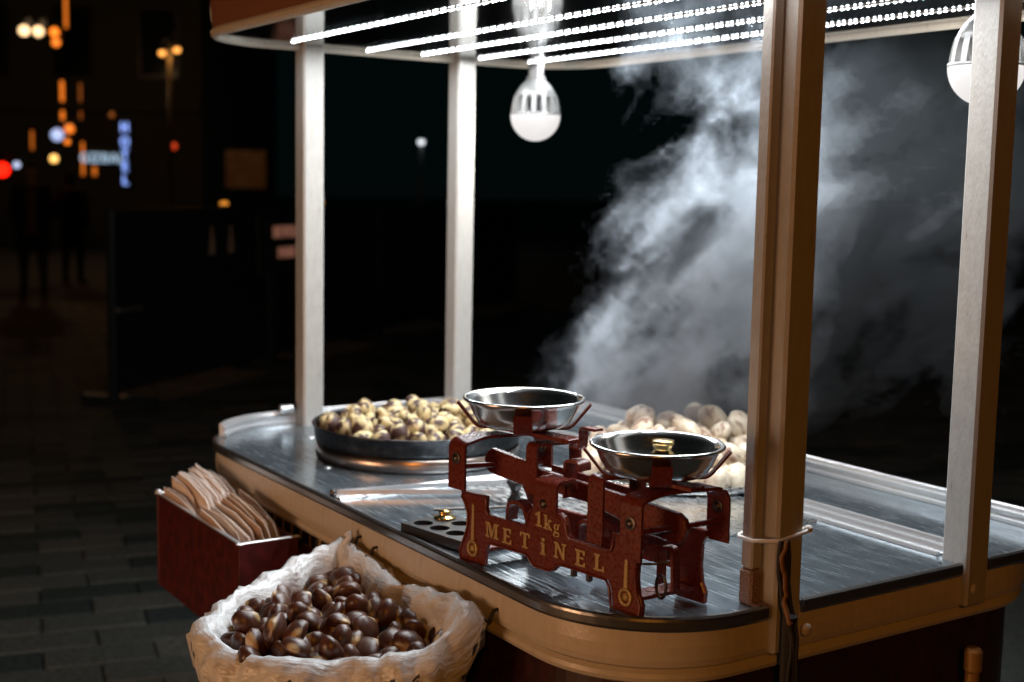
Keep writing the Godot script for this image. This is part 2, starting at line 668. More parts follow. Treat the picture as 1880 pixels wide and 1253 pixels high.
func build_cart() -> Node3D:
	var cart := thing("chestnut_cart", "cream and dark red street cart with steel table and LED-lit roof on four posts", "food cart", Vector3(0.27, 0, -0.93))
	# body below the band
	var b := MB.new()
	slab(b, outline(0.035), -0.88, -0.10, 0.004)
	part("body", b, M.body, cart)
	b = MB.new()
	slab(b, outline(0.02), -0.112, -0.002, 0.002)
	part("core", b, M.cream, cart)
	# cream band with a bead under it
	var op := dense(outline(0.006), 0.05)
	b = MB.new()
	b.sweep(PackedVector2Array([Vector2(-0.012, -0.004), Vector2(0.0, -0.006), Vector2(0.003, -0.02), Vector2(0.005, -0.045), Vector2(0.004, -0.068), Vector2(0.001, -0.079), Vector2(-0.012, -0.082)]), ring(op, 0.0), true)
	part("band", b, M.cream, cart)
	b = MB.new()
	b.sweep(PackedVector2Array([Vector2(-0.012, -0.084), Vector2(-0.004, -0.086), Vector2(0.002, -0.092), Vector2(0.004, -0.099), Vector2(0.001, -0.106), Vector2(-0.006, -0.110), Vector2(-0.014, -0.111)]), ring(dense(outline(0.012), 0.05), 0.0), true)
	part("bead_moulding", b, M.cream, cart)
	# table
	b = MB.new()
	slab(b, tabletop(0.002), -0.003, 0.0, 0.0005)
	part("tabletop", b, M.table, cart)
	# dark edge trim, cut away at the two near posts
	var keep := func(p: Vector2) -> bool: return not (p.y < 0.1 and ((p.x > -0.004 and p.x < 0.072) or (p.x > 0.478 and p.x < 0.552)))
	for run in run_of(dense(tabletop(0.0), 0.006), keep):
		b = MB.new()
		b.sweep(PackedVector2Array([Vector2(-0.006, 0.001), Vector2(-0.004, 0.0045), Vector2(0.002, 0.005), Vector2(0.006, 0.002), Vector2(0.007, -0.002), Vector2(0.0065, -0.014), Vector2(0.004, -0.019), Vector2(-0.002, -0.020), Vector2(-0.004, -0.004)]), ring(run, 0.0), false)
		part("edge_trim", b, M.trim, cart)
	# raised ribbed lip round the far side
	var lipkeep := func(p: Vector2) -> bool: return (p.x > 0.6 and p.y > 0.10) or p.y > 1.75
	for run in run_of(dense(tabletop(0.012), 0.02), lipkeep):
		b = MB.new()
		b.sweep(PackedVector2Array([Vector2(0.006, 0.001), Vector2(-0.014, 0.001), Vector2(-0.013, 0.008), Vector2(-0.007, 0.010), Vector2(-0.006, 0.016), Vector2(-0.010, 0.019), Vector2(-0.010, 0.024), Vector2(-0.004, 0.027), Vector2(-0.002, 0.034), Vector2(0.002, 0.037), Vector2(0.006, 0.036)]), ring(run, 0.0), false)
		part("raised_lip", b, M.bright, cart)
	# ribbed rail along the table beside the near posts, interrupted by the griddle
	for seg in [[0.075, 0.585], [1.11, 1.74]]:
		b = MB.new()
		var path := PackedVector3Array([W(0.49, seg[0], 0), W(0.49, (seg[0] + seg[1]) * 0.5, 0), W(0.49, seg[1], 0)])
		b.sweep(PackedVector2Array([Vector2(-0.004, 0.001), Vector2(-0.002, 0.007), Vector2(0.006, 0.007), Vector2(0.009, 0.003), Vector2(0.016, 0.003), Vector2(0.019, 0.015), Vector2(0.028, 0.016), Vector2(0.031, 0.008), Vector2(0.038, 0.008), Vector2(0.041, 0.022), Vector2(0.047, 0.023), Vector2(0.05, 0.001)]), path, false)
		part("ribbed_rail", b, M.bright, cart)
	# seam strip across the table and the lighter plate in front of the griddle
	b = MB.new()
	b.sweep(PackedVector2Array([Vector2(0, 0.001), Vector2(0.002, 0.005), Vector2(0.010, 0.006), Vector2(0.013, 0.002), Vector2(0.030, 0.002), Vector2(0.033, 0.006), Vector2(0.041, 0.006), Vector2(0.044, 0.001)]), PackedVector3Array([W(-0.285, 1.04, 0), W(0.1, 1.04, 0), W(0.475, 1.04, 0)]), false)
	part("seam_strip", b, M.bright, cart)
	b = MB.new()
	b.box(W(0.235, 0.665, 0.0025), Vector3(0.49, 0.005, 0.60), 0.001)
	part("hot_plate", b, M.plate, cart)
	# posts
	post("post", 0.0, 0.0, cart, "near post with a wire duct strapped to its side")
	post("post", 0.4812, 0.0, cart, "right-hand near post, white on its lit side")
	post("post", 0.0, 1.8129, cart, "left far post")
	post("post", 0.4812, 1.8129, cart, "right far post behind the round pan")
	# wire duct with worn end, strap and cables at the near post
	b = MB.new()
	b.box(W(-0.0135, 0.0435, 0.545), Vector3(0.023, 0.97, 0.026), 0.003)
	part("wire_duct", b, M.dimmed_cream, cart)
	b = MB.new()
	b.box(W(-0.0135, 0.0435, 0.030), Vector3(0.027, 0.058, 0.030), 0.004)
	b.box(W(-0.006, 0.036, 0.0035), Vector3(0.040, 0.006, 0.042), 0.002)
	part("rusty_duct_foot", b, M.rust, cart)
	b = MB.new()
	var loop := PackedVector3Array()
	for q in [[-0.028, 0.060], [-0.028, 0.026], [-0.024, 0.022], [-0.003, -0.004], [0.002, -0.005], [0.058, -0.005], [0.064, -0.003], [0.064, 0.062], [0.058, 0.066], [-0.02, 0.066]]:
		loop.append(W(q[0], q[1], 0.110 + 0.012 * (q[0] + 0.028) / 0.09))
	b.tube(loop, PackedFloat32Array([0.0035]), 8, true)
	b.box(W(0.068, 0.0, 0.123), Vector3(0.014, 0.012, 0.012), 0.003)
	part("cable_tie", b, M.plastic, cart)
	for k in 5:
		b = MB.new()
		var path := PackedVector3Array()
		var rad := PackedFloat32Array()
		for i in 22:
			var t := i / 21.0
			var h := lerpf(0.115, -0.42 if k != 1 else -0.015, t)
			var sw := noise.get_noise_2d(k * 7.1, t * 3.0) * 0.010
			var spread := 0.004 + 0.012 * clampf((0.08 - h) / 0.15, 0.0, 1.0)
			path.append(W(0.004 + (k - 2) * 0.0035 + sw, -0.006 - spread - 0.004 * (k % 2) - 0.018 * clampf((0.02 - h) / 0.05, 0.0, 1.0), h))
			rad.append(0.0035 + 0.001 * (k % 3))
		b.tube(path, rad, 7)
		part("cable", b, M.cable if k != 1 else M.copper, cart)
	b = MB.new()
	b.box(W(0.008, -0.026, -0.13), Vector3(0.026, 0.26, 0.020), 0.006)
	part("cable_sleeve", b, M.cable, cart)
	# fixings
	for q in [[0.503, -0.045], [0.078, -0.048]]:
		b = MB.new()
		b.lathe(W(q[0], 0.004, q[1]), PackedVector2Array([Vector2(0, 0.007), Vector2(0.006, 0.0062), Vector2(0.010, 0.004), Vector2(0.0115, 0.0)]), 18, Basis(Vector3(1, 0, 0), Vector3(0, 0, 1), Vector3(0, -1, 0)))
		part("bolt_cap", b, M.cream, cart)
	b = MB.new()
	b.lathe(W(0.504, -0.006, -0.86), PackedVector2Array([Vector2(0, 0), Vector2(0.013, 0), Vector2(0.013, 0.66), Vector2(0.016, 0.665), Vector2(0.016, 0.70), Vector2(0.012, 0.706), Vector2(0, 0.706)]), 20, Basis.IDENTITY, [1, 2, 3, 4, 5])
	part("brass_bar", b, M.barbrass, cart)
	b = MB.new()
	b.box(W(0.511, -0.0185, -0.45), Vector3(0.004, 0.5, 0.004), 0.0)
	part("bar_slot", b, M.black, cart)
	# row of dark and gold squares under the band
	var row := MB.new()
	row.box(W(-0.268, 1.15, -0.132), Vector3(0.006, 0.036, 0.6), 0.001)
	part("gold_strip", row, M.gold, cart)
	for i in 11:
		b = MB.new()
		b.box(W(-0.272, 0.90 + i * 0.05, -0.132), Vector3(0.006, 0.028, 0.034), 0.002)
		part("dark_square", b, M.black, cart)
	# ledge of the red lower panel and the hooks for the sack
	b = MB.new()
	b.box(W(-0.285, 1.20, -0.175), Vector3(0.045, 0.05, 0.66), 0.004)
	part("red_ledge", b, M.boxred, cart)
	for q in [[0.87, -0.04], [0.80, -0.045], [0.355, -0.045]]:
		b = MB.new()
		b.tube(PackedVector3Array([W(-0.295, q[0], q[1] - 0.006), W(-0.308, q[0], q[1] - 0.008), W(-0.314, q[0], q[1] - 0.020), W(-0.319, q[0], q[1] - 0.026), W(-0.325, q[0], q[1] - 0.020)]), PackedFloat32Array([0.003, 0.003, 0.003, 0.0025, 0.0015]), 7)
		part("hook", b, M.black, cart)
	# far table stop
	b = MB.new()
	b.lathe(W(-0.05, 1.86, 0.045), PackedVector2Array([Vector2(0, 0), Vector2(0.012, 0), Vector2(0.012, 0.035), Vector2(0, 0.035)]), 14, Basis(Vector3(0, 1, 0), Vector3(1, 0, 0), Vector3(0, 0, -1)), [1, 2])
	part("table_stop", b, M.bright, cart)
	for q in [[-0.05, 1.66], [-0.17, 1.30], [0.60, 0.10]]:
		b = MB.new()
		b.lathe(W(q[0], q[1], 0.0), PackedVector2Array([Vector2(0.011, 0.0), Vector2(0.009, 0.0022), Vector2(0, 0.003)]), 14)
		part("screw_head", b, M.bright, cart)
	# roof: mirror-black ceiling, cream rim, brown fascia
	var ro := outline(0.0, -0.290, 0.86, -0.04, 1.835, 0.20)
	var roof := Node3D.new()
	roof.name = "roof"
	cart.add_child(roof)
	b = MB.new()
	slab(b, ro, 1.030, 1.040, 0.001)
	part("ceiling_panel", b, M.ceiling, roof)
	b = MB.new()
	b.sweep(PackedVector2Array([Vector2(0.0, 1.024), Vector2(0.006, 1.019), Vector2(0.014, 1.019), Vector2(0.020, 1.025), Vector2(0.021, 1.034), Vector2(0.016, 1.041), Vector2(0.0, 1.042)]), ring(dense(ro, 0.05), 0.0), true)
	part("rim", b, M.cream, roof)
	b = MB.new()
	b.sweep(PackedVector2Array([Vector2(0.0, 1.0425), Vector2(0.014, 1.0425), Vector2(0.018, 1.06), Vector2(0.021, 1.09), Vector2(0.020, 1.13), Vector2(0.016, 1.16), Vector2(0.0, 1.165)]), ring(dense(ro, 0.05), 0.0), true)
	part("fascia", b, M.fascia, roof)
	b = MB.new()
	slab(b, outline(-0.03, -0.290, 0.86, -0.04, 1.835, 0.20), 1.166, 1.19, 0.004)
	part("roof_board", b, M.fascia, roof)
	return cart


func build_lights_on_roof(cart: Node3D) -> void:
	var runs := [[-0.07, 1.735], [0.18, 1.80], [0.345, 1.79], [0.52, 1.77], [0.69, 1.775]]
	for q in runs:
		var s := Node3D.new()
		s.name = "led_strip" if not cart.has_node("led_strip") else "led_strip_%03d" % (runs.find(q))
		s.position = W(q[0], 0.9, 1.03) - cart.position
		cart.add_child(s)
		var v0 := 0.02
		var v1: float = q[1]
		var b := MB.new()
		b.box(W(q[0], (v0 + v1) * 0.5, 1.0288), Vector3(0.010, 0.0016, v1 - v0 + 0.01), 0.0)
		part("tape", b, M.tape, s)
		b = MB.new()
		var n := int((v1 - v0) / 0.0166)
		for i in n + 1:
			var jit := 0.0013 if i % 2 else -0.0013
			b.lathe(W(q[0] + jit, v0 + i * 0.0166, 1.0278), PackedVector2Array([Vector2(0.0034, 0.0), Vector2(0.0027, -0.0016), Vector2(0.0, -0.0023)]), 7)
		var d := part("diodes", b, M.led, s)
		d.set_meta("kind", "stuff")
		var l := AreaLight3D.new()
		l.name = "strip_light"
		l.area_size = Vector2(0.008, v1 - v0)
		l.light_color = Color(0.97, 0.985, 1.0)
		l.light_energy = 0.90
		l.shadow_enabled = true
		l.position = Vector3(0, -0.0075, -((v0 + v1) * 0.5 - 0.9))
		l.rotation = Vector3(-PI / 2, 0, 0)
		s.add_child(l)


# ------------------------------------------------------------------ bulbs
func light_bulb(rim: Vector3, label: String, energy: float) -> void:
	var t := thing("light_bulb", label, "light bulb", rim + Vector3(0, 0.14, 0), "bulbs under the cart roof")
	var b := MB.new()
	b.lathe(rim, PackedVector2Array([Vector2(0.0, 0.146), Vector2(0.021, 0.146), Vector2(0.0225, 0.142), Vector2(0.0225, 0.112), Vector2(0.021, 0.110)]), 24, Basis.IDENTITY, [1, 3])
	part("cap", b, M.alloy, t)
	b = MB.new()
	b.lathe(rim, PackedVector2Array([Vector2(0.021, 0.1095), Vector2(0.0275, 0.108), Vector2(0.0285, 0.104), Vector2(0.027, 0.100)]), 24)
	part("collar", b, M.alloy, t)
	b = MB.new()
	b.lathe(rim, PackedVector2Array([Vector2(0.026, 0.100), Vector2(0.035, 0.092), Vector2(0.046, 0.080), Vector2(0.055, 0.066), Vector2(0.0625, 0.050), Vector2(0.060, 0.048), Vector2(0.03, 0.066), Vector2(0.0, 0.068)]), 32)
	part("shoulder", b, M.alloy, t)
	b = MB.new()
	b.lathe(rim, PackedVector2Array([Vector2(0.0, 0.06), Vector2(0.036, 0.056), Vector2(0.044, 0.030), Vector2(0.046, 0.006), Vector2(0, 0.005)]), 24)
	part("core", b, M.black, t)
	for k in 14:
		var a := TAU * k / 14.0
		b = MB.new()
		var d := Vector3(cos(a), 0, sin(a))
		var w := Vector3(-sin(a), 0, cos(a))
		var path := PackedVector3Array()
		for q in [[0.0610, 0.054], [0.0645, 0.042], [0.067, 0.030], [0.069, 0.018], [0.0705, 0.004]]:
			path.append(rim + d * (q[0] - 0.008) + UP * q[1])
		b.strap(path, w, 0.0135, 0.016)
		part("rib", b, M.alloy, t)
	b = MB.new()
	b.lathe(rim, PackedVector2Array([Vector2(0.058, 0.006), Vector2(0.0725, 0.005), Vector2(0.0735, 0.0), Vector2(0.072, -0.003), Vector2(0.058, -0.002)]), 36)
	part("ring", b, M.alloy, t)
	b = MB.new()
	var prof := PackedVector2Array([Vector2(0.0, -0.001)])
	for i in 13:
		var a := (PI / 2) * i / 12.0
		prof.append(Vector2(0.0725 * cos(a), -0.002 - 0.074 * sin(a)))
	b.lathe(rim, prof, 36)
	part("dome", b, M.dome, t)
	var l := OmniLight3D.new()
	l.name = "bulb_light"
	l.light_energy = energy
	l.light_size = 0.05
	l.light_color = Color(1.0, 0.985, 0.97)
	l.omni_range = 12.0
	l.omni_attenuation = 2.0
	l.shadow_enabled = true
	l.position = Vector3(0, -0.14 - 0.035, 0)
	t.add_child(l)


# ------------------------------------------------------------------ nuts
func nut_mesh(kind: int, sd: int) -> ArrayMesh:
	# a unit nut about 1 wide: tip along +y, flatter on its -z side
	var b := MB.new()
	var nu := 18
	var nv := 12
	var P := []
	var C := []
	var r := RandomNumberGenerator.new()
	r.seed = 100 + sd
	var off := Vector3(sd * 13.7, kind * 31.0, 4.0)
	for j in nv + 1:
		var rowp := []
		var rowc := []
		var th := PI * j / nv
		for i in nu:
			var a := TAU * i / nu
			var y := -cos(th)
			var rad := sin(th)
			var d := Vector3(rad * cos(a), y, rad * sin(a))
			var p := Vector3(d.x * 0.53, d.y * 0.44, d.z * 0.40)
			if kind == 0:
				# broad flattened base, shoulders, and a drawn-out point
				var t := float(j) / nv
				var w := 0.54 * pow(sin(PI * pow(t, 0.78)), 0.72) if j > 0 and j < nv else 0.0
				p = p.lerp(Vector3(w * cos(a), -0.36 + 0.76 * t + 0.12 * pow(t, 9.0), w * sin(a) * 0.78), 0.34)
				if p.z < 0.0: p.z *= 0.55
			elif d.z < 0.0: p.z *= 0.72
			var nz := noise.get_noise_3dv(d * 1.1 + off)
			var c: Color
			if kind == 0:
				p *= 1.0 + 0.10 * nz
				var streak := noise.get_noise_3dv(Vector3(d.x * 5.0, d.y * 0.8, d.z * 5.0) + off)
				c = Color(0.028, 0.010, 0.006).lerp(Color(0.120, 0.042, 0.019), clampf(0.45 + streak * 0.7, 0, 1))
				if d.y < -0.80 + 0.10 * nz and sd % 3 == 0: c = Color(0.40, 0.25, 0.12).lerp(Color(0.55, 0.40, 0.22), clampf(0.5 + streak, 0, 1))
				if d.y > 0.95: c = Color(0.45, 0.32, 0.16)
			else:
				var wr := noise.get_noise_3dv(d * 2.6 + off)
				p *= 1.0 + 0.10 * nz + 0.05 * wr
				var shell := noise.get_noise_3dv(d * 0.75 + off * 1.7) + 0.14 * wr
				var pale := Color(0.56, 0.47, 0.25) if kind == 1 else Color(0.84, 0.76, 0.60)
				var dark := Color(0.050, 0.018, 0.014) if kind == 1 else Color(0.33, 0.20, 0.14)
				var th2 := 0.0 if kind == 1 else 0.28
				c = pale.lerp(Color(0.42, 0.25, 0.08) if kind == 1 else Color(0.46, 0.31, 0.20), clampf(wr * 0.9 + 0.25, 0, 1))
				c = c.lerp(dark, smoothstep(th2 - 0.05, th2 + 0.05, shell))
			rowp.append(p)
			rowc.append(c)
		P.append(rowp)
		C.append(rowc)
	for j in nv:
		for i in nu:
			var i2 := (i + 1) % nu
			if j > 0: b.tri_col(P[j][i], P[j][i2], P[j + 1][i2], C[j][i], C[j][i2], C[j + 1][i2])
			if j < nv - 1 or true: b.tri_col(P[j][i], P[j + 1][i2], P[j + 1][i], C[j][i], C[j + 1][i2], C[j + 1][i])
	return b.mesh()


# places nuts as things of their own; spots = [[pos, size, tier]]
func lay_nuts(spots: Array, meshes: Array, m: Material, called: String, what: Array, where: String, group: String, cat: String, flatness: float, sd: int) -> void:
	var r := RandomNumberGenerator.new()
	r.seed = sd
	var f := Vector3(0.55, 0, -0.835)
	var rt := Vector3(0.835, 0, 0.55)
	var rows := {}
	for s in spots:
		var p: Vector3 = s[0]
		var key := int(floor(p.dot(f) / 0.042))
		var k2 := "%d:%d" % [s[2], key]
		if not rows.has(k2): rows[k2] = []
		rows[k2].append(s)
	var order := {}
	for tier in 4:
		var keys := []
		for k in rows:
			if int(k.get_slice(":", 0)) == tier: keys.append(int(k.get_slice(":", 1)))
		keys.sort()
		for i in keys.size(): order["%d:%d" % [tier, keys[i]]] = i
	var tiers := ["bottom", "second", "third", "topmost"]
	for k in rows:
		var list: Array = rows[k]
		list.sort_custom(func(a, c): return a[0].dot(rt) < c[0].dot(rt))
		var tier := int(k.get_slice(":", 0))
		for i in list.size():
			var s = list[i]
			var o := MeshInstance3D.new()
			o.name = numbered(called)
			var vi := r.randi() % meshes.size()
			o.mesh = meshes[vi]
			o.material_override = m
			var yaw := r.randf() * TAU
			var tilt := PI / 2 * flatness + r.randf_range(-0.6, 0.6)
			var bas := Basis(UP, yaw) * Basis(Vector3.RIGHT, tilt) * Basis(UP, r.randf() * TAU)
			o.transform = Transform3D(bas.scaled(Vector3.ONE * s[1]), s[0])
			add_child(o)
			tag(o, "%s %s: %s layer, %s row from front, %s from left" % [what[vi % what.size()], where, tiers[tier], ordinal(order[k]), ordinal(i)], cat, group)


func disc_spots(ctr: Vector3, rad: float, step: float, size: float, tier: int, dome: float, r: RandomNumberGenerator) -> Array:
	var out := []
	var n := int(rad / step) + 2
	for j in range(-n, n + 1):
		for i in range(-n, n + 1):
			var x := (i + (0.5 if j & 1 else 0.0)) * step + r.randf_range(-0.2, 0.2) * step
			var z := j * step * 0.866 + r.randf_range(-0.2, 0.2) * step
			var d := sqrt(x * x + z * z)
			if d > rad: continue
			var y := dome * (1.0 - d * d / (rad * rad)) + r.randf_range(-0.005, 0.006)
			out.append([ctr + Vector3(x, y, z), size * r.randf_range(0.86, 1.14), tier])
	return out


func round_pan() -> void:
	var c := W(0.10, 1.35, 0.0)
	var t := thing("roasting_pan", "round dark steel pan heaped with peeled roasted chestnuts at the far left", "pan", c)
	var b := MB.new()
	b.lathe(c, PackedVector2Array([Vector2(0.0, 0.002), Vector2(0.250, 0.002), Vector2(0.254, 0.006), Vector2(0.254, 0.030), Vector2(0.250, 0.034), Vector2(0.24, 0.035), Vector2(0, 0.035)]), 72, Basis.IDENTITY, [1, 5])
	part("drum", b, M.drum, t)
	b = MB.new()
	b.lathe(c, PackedVector2Array([Vector2(0.0, 0.0355), Vector2(0.247, 0.0355), Vector2(0.253, 0.039), Vector2(0.256, 0.050), Vector2(0.258, 0.074), Vector2(0.262, 0.078), Vector2(0.263, 0.081), Vector2(0.260, 0.083), Vector2(0.255, 0.081), Vector2(0.252, 0.075), Vector2(0.249, 0.045), Vector2(0.0, 0.043)]), 72, Basis.IDENTITY, [1, 11])
	part("bowl", b, M.darksteel, t)
	var r := RandomNumberGenerator.new()
	r.seed = 21
	var spots := disc_spots(c + Vector3(0, 0.068, 0), 0.232, 0.050, 0.053, 0, 0.006, r)
	spots += disc_spots(c + Vector3(0.0, 0.088, -0.01), 0.200, 0.080, 0.055, 1, 0.010, r)
	var meshes := []
	for k in 6: meshes.append(nut_mesh(1, k))
	lay_nuts(spots, meshes, M.roast, "roasted_chestnut", ["yellow peeled chestnut", "half-shelled chestnut"], "in round pan", "roasted chestnuts in the round pan", "chestnut", 0.8, 31)


func griddle() -> void:
	var c := W(0.52, 0.85, 0.0)
	var t := thing("griddle_tray", "shallow steel tray under the steaming heap of pale chestnuts", "tray", c)
	var b := MB.new()
	b.lathe(c, PackedVector2Array([Vector2(0, 0.006), Vector2(0.25, 0.006), Vector2(0.256, 0.012), Vector2(0.259, 0.022), Vector2(0.256, 0.024), Vector2(0.250, 0.014), Vector2(0, 0.012)]), 64)
	part("dish", b, M.plate, t)
	b = MB.new()
	b.lathe(c, PackedVector2Array([Vector2(0, 0.0055), Vector2(0.2, 0.0055), Vector2(0.2, 0.0002), Vector2(0, 0.0002)]), 48, Basis.IDENTITY, [1, 2])
	part("base", b, M.darksteel, t)
	var r := RandomNumberGenerator.new()
	r.seed = 5
	var spots := disc_spots(c + Vector3(0, 0.034, 0), 0.235, 0.060, 0.065, 0, 0.004, r)
	spots += disc_spots(c + Vector3(-0.01, 0.070, -0.01), 0.20, 0.064, 0.065, 1, 0.010, r)
	spots += disc_spots(c + Vector3(0.02, 0.108, -0.02), 0.165, 0.095, 0.066, 2, 0.006, r)
	var meshes := []
	for k in 6: meshes.append(nut_mesh(2, k))
	lay_nuts(spots, meshes, M.roast, "steaming_chestnut", ["cream roasted chestnut", "pale roasted chestnut"], "in smoking heap", "pale chestnuts heaped under the smoke", "chestnut", 0.7, 41)


# ------------------------------------------------------------------ scale
func arc_path(pts: Array, rad: float, steps: int = 5) -> PackedVector3Array:
	# polyline with its corners rounded
	var out := PackedVector3Array([pts[0]])
	for i in range(1, pts.size() - 1):
		var a: Vector3 = pts[i - 1]
		var b: Vector3 = pts[i]
		var c: Vector3 = pts[i + 1]
		var d1 := (a - b).normalized()
		var d2 := (c - b).normalized()
		var p := b + d1 * rad
		var q := b + d2 * rad
		for k in steps + 1:
			var t := float(k) / steps
			out.append(p.lerp(b, t).lerp(b.lerp(q, t), t))
	out.append(pts[pts.size() - 1])
	return out


func letter(txt: String, size_m: float, x: float, y: float, z: float, parent: Node3D, font: Font, depth: float = 0.003) -> void:
	var tm := TextMesh.new()
	tm.font = font
	tm.text = txt
	tm.font_size = 48
	tm.pixel_size = size_m / 32.0
	tm.depth = depth
	tm.curve_step = 2.0
	var o := MeshInstance3D.new()
	o.name = "letter"
	o.mesh = tm
	o.material_override = M.gold
	o.position = Vector3(x, y, z)
	parent.add_child(o, true)


func balance_scale() -> void:
	var at := W(-0.1875, 0.2926, 0.0025)
	var th := deg_to_rad(10.0)
	var bas := Basis(Vector3(sin(th), 0, cos(th)), UP, Vector3(-cos(th), 0, sin(th)))
	var t := thing("balance_scale", "dark red cast iron balance scale with gold raised lettering", "balance scale", at)
	t.basis = bas
	var outl := PackedVector2Array([
		Vector2(-0.216, 0.0), Vector2(-0.218, 0.016), Vector2(-0.210, 0.032), Vector2(-0.199, 0.060), Vector2(-0.198, 0.086), Vector2(-0.206, 0.104), Vector2(-0.215, 0.115), Vector2(-0.214, 0.123),
		Vector2(-0.150, 0.125), Vector2(-0.149, 0.116), Vector2(-0.151, 0.104), Vector2(-0.146, 0.096), Vector2(-0.138, 0.093), Vector2(-0.060, 0.093), Vector2(-0.050, 0.096), Vector2(-0.046, 0.104),
		Vector2(-0.043, 0.118), Vector2(-0.034, 0.128), Vector2(-0.022, 0.132), Vector2(0.030, 0.131), Vector2(0.042, 0.126), Vector2(0.048, 0.114), Vector2(0.051, 0.100), Vector2(0.058, 0.093),
		Vector2(0.142, 0.090), Vector2(0.150, 0.094), Vector2(0.154, 0.104), Vector2(0.154, 0.122), Vector2(0.214, 0.122), Vector2(0.213, 0.112), Vector2(0.204, 0.098), Vector2(0.202, 0.060), Vector2(0.206, 0.034), Vector2(0.214, 0.018), Vector2(0.212, 0.0),
		Vector2(0.152, 0.0), Vector2(0.150, 0.018), Vector2(0.147, 0.034), Vector2(0.140, 0.043), Vector2(0.040, 0.044), Vector2(0.028, 0.040), Vector2(0.020, 0.030), Vector2(0.008, 0.026), Vector2(-0.026, 0.026), Vector2(-0.036, 0.032), Vector2(-0.042, 0.040), Vector2(-0.050, 0.044),
		Vector2(-0.138, 0.044), Vector2(-0.146, 0.036), Vector2(-0.150, 0.020), Vector2(-0.152, 0.0)])
	# front plate: a thin web with a raised rim and raised letters
	var b := MB.new()
	b.prism(outl, 0.011, 0.002, Transform3D(Basis.IDENTITY, Vector3(0, 0, 0.0625)))
	var front := local("front_plate", b, M.red, t)
	b = MB.new()
	var rp := PackedVector3Array()
	var ctr := Vector2(0, 0.07)
	for p in outl:
		rp.append(Vector3(p.x, p.y, 0.0685) + Vector3(ctr.x - p.x, ctr.y - p.y, 0).normalized() * 0.0025)
	b.tube(rp, PackedFloat32Array([0.0026]), 6, true)
	local("raised_rim", b, M.red, front)
	var serif := SystemFont.new()
	serif.font_names = PackedStringArray(["Droid Serif"])
	serif.font_weight = 700
	var font := FontVariation.new()
	font.base_font = serif
	font.variation_embolden = 0.5
	var lx := [-0.130, -0.092, -0.048, -0.004, 0.036, 0.082, 0.124]
	var word := ["M", "E", "T", "i", "N", "E", "L"]
	for i in 7:
		letter(word[i], 0.0245, lx[i], 0.0675 - 0.002 * (i % 2), 0.0690, front, font)
	letter("1", 0.023, -0.016, 0.111, 0.0690, front, font)
	letter("k", 0.021, 0.006, 0.109, 0.0690, front, font)
	letter("g", 0.019, 0.027, 0.106, 0.0690, front, serif)
	for s in [-1, 1]:
		b = MB.new()
		b.prism(PackedVector2Array([Vector2(-0.0045, 0.036), Vector2(0.0045, 0.036), Vector2(0.0035, 0.104), Vector2(-0.0025, 0.108)]), 0.003, 0.0008, Transform3D(Basis.IDENTITY, Vector3(s * 0.181, 0.0, 0.0690)))
		var ringp := PackedVector3Array()
		for k in 18: ringp.append(Vector3(s * 0.181 + 0.0115 * cos(TAU * k / 18.0), 0.0255 + 0.0125 * sin(TAU * k / 18.0), 0.0690))
		b.tube(ringp, PackedFloat32Array([0.0032]), 6, true)
		b.lathe(Vector3(s * 0.181, 0.0255, 0.068), PackedVector2Array([Vector2(0.0065, 0.0), Vector2(0.0055, 0.003), Vector2(0, 0.004)]), 12, Basis(Vector3(1, 0, 0), Vector3(0, 0, 1), Vector3(0, -1, 0)))
		local("gold_ornament", b, M.gold, front)
	b = MB.new()
	b.prism(outl, 0.011, 0.002, Transform3D(Basis.IDENTITY, Vector3(0.022, 0, -0.066)))
	local("back_plate", b, M.red, t)
	# flat strips that tie the two plates together
	for x in [-0.178, 0.182]:
		b = MB.new()
		b.strap(PackedVector3Array([Vector3(x, 0.024, 0.060), Vector3(x + 0.01, 0.024, 0.0), Vector3(x + 0.022, 0.024, -0.062)]), Vector3.RIGHT, 0.036, 0.006)
		local("base_strip", b, M.red, t)
	b = MB.new()
	b.strap(PackedVector3Array([Vector3(0.0, 0.036, 0.058), Vector3(0.01, 0.036, 0.0), Vector3(0.022, 0.036, -0.062)]), Vector3.RIGHT, 0.030, 0.006)
	local("base_strip", b, M.red, t)
	# beam in the middle, left end high
	b = MB.new()
	b.prism(PackedVector2Array([Vector2(-0.205, 0.150), Vector2(-0.217, 0.158), Vector2(-0.219, 0.174), Vector2(-0.212, 0.188), Vector2(-0.200, 0.195), Vector2(-0.127, 0.187), Vector2(-0.07, 0.177), Vector2(0.03, 0.172), Vector2(0.145, 0.166), Vector2(0.232, 0.160), Vector2(0.246, 0.152), Vector2(0.250, 0.138), Vector2(0.244, 0.120), Vector2(0.230, 0.110), Vector2(0.145, 0.118), Vector2(0.05, 0.140), Vector2(-0.03, 0.144), Vector2(-0.12, 0.142)]), 0.012, 0.0015, Transform3D(Basis.IDENTITY, Vector3(0, 0, 0.004)))
	local("beam", b, M.red, t)
	b = MB.new()
	b.prism(PackedVector2Array([Vector2(-0.10, 0.150), Vector2(-0.10, 0.178), Vector2(0.12, 0.168), Vector2(0.12, 0.140)]), 0.006, 0.001, Transform3D(Basis.IDENTITY, Vector3(0.01, 0, -0.035)))
	local("beam", b, M.red, t)
	# outer brackets: inverted U straps, each with bolts
	var skew := [Vector3(0.197, 0, 0.0775), Vector3(0.248, 0, -0.0735), Vector3(-0.215, 0, 0.0775), Vector3(-0.151, 0, -0.0735)]
	var tops := [0.197, 0.224]
	var lows := [[0.090, 0.106], [0.128, 0.160]]
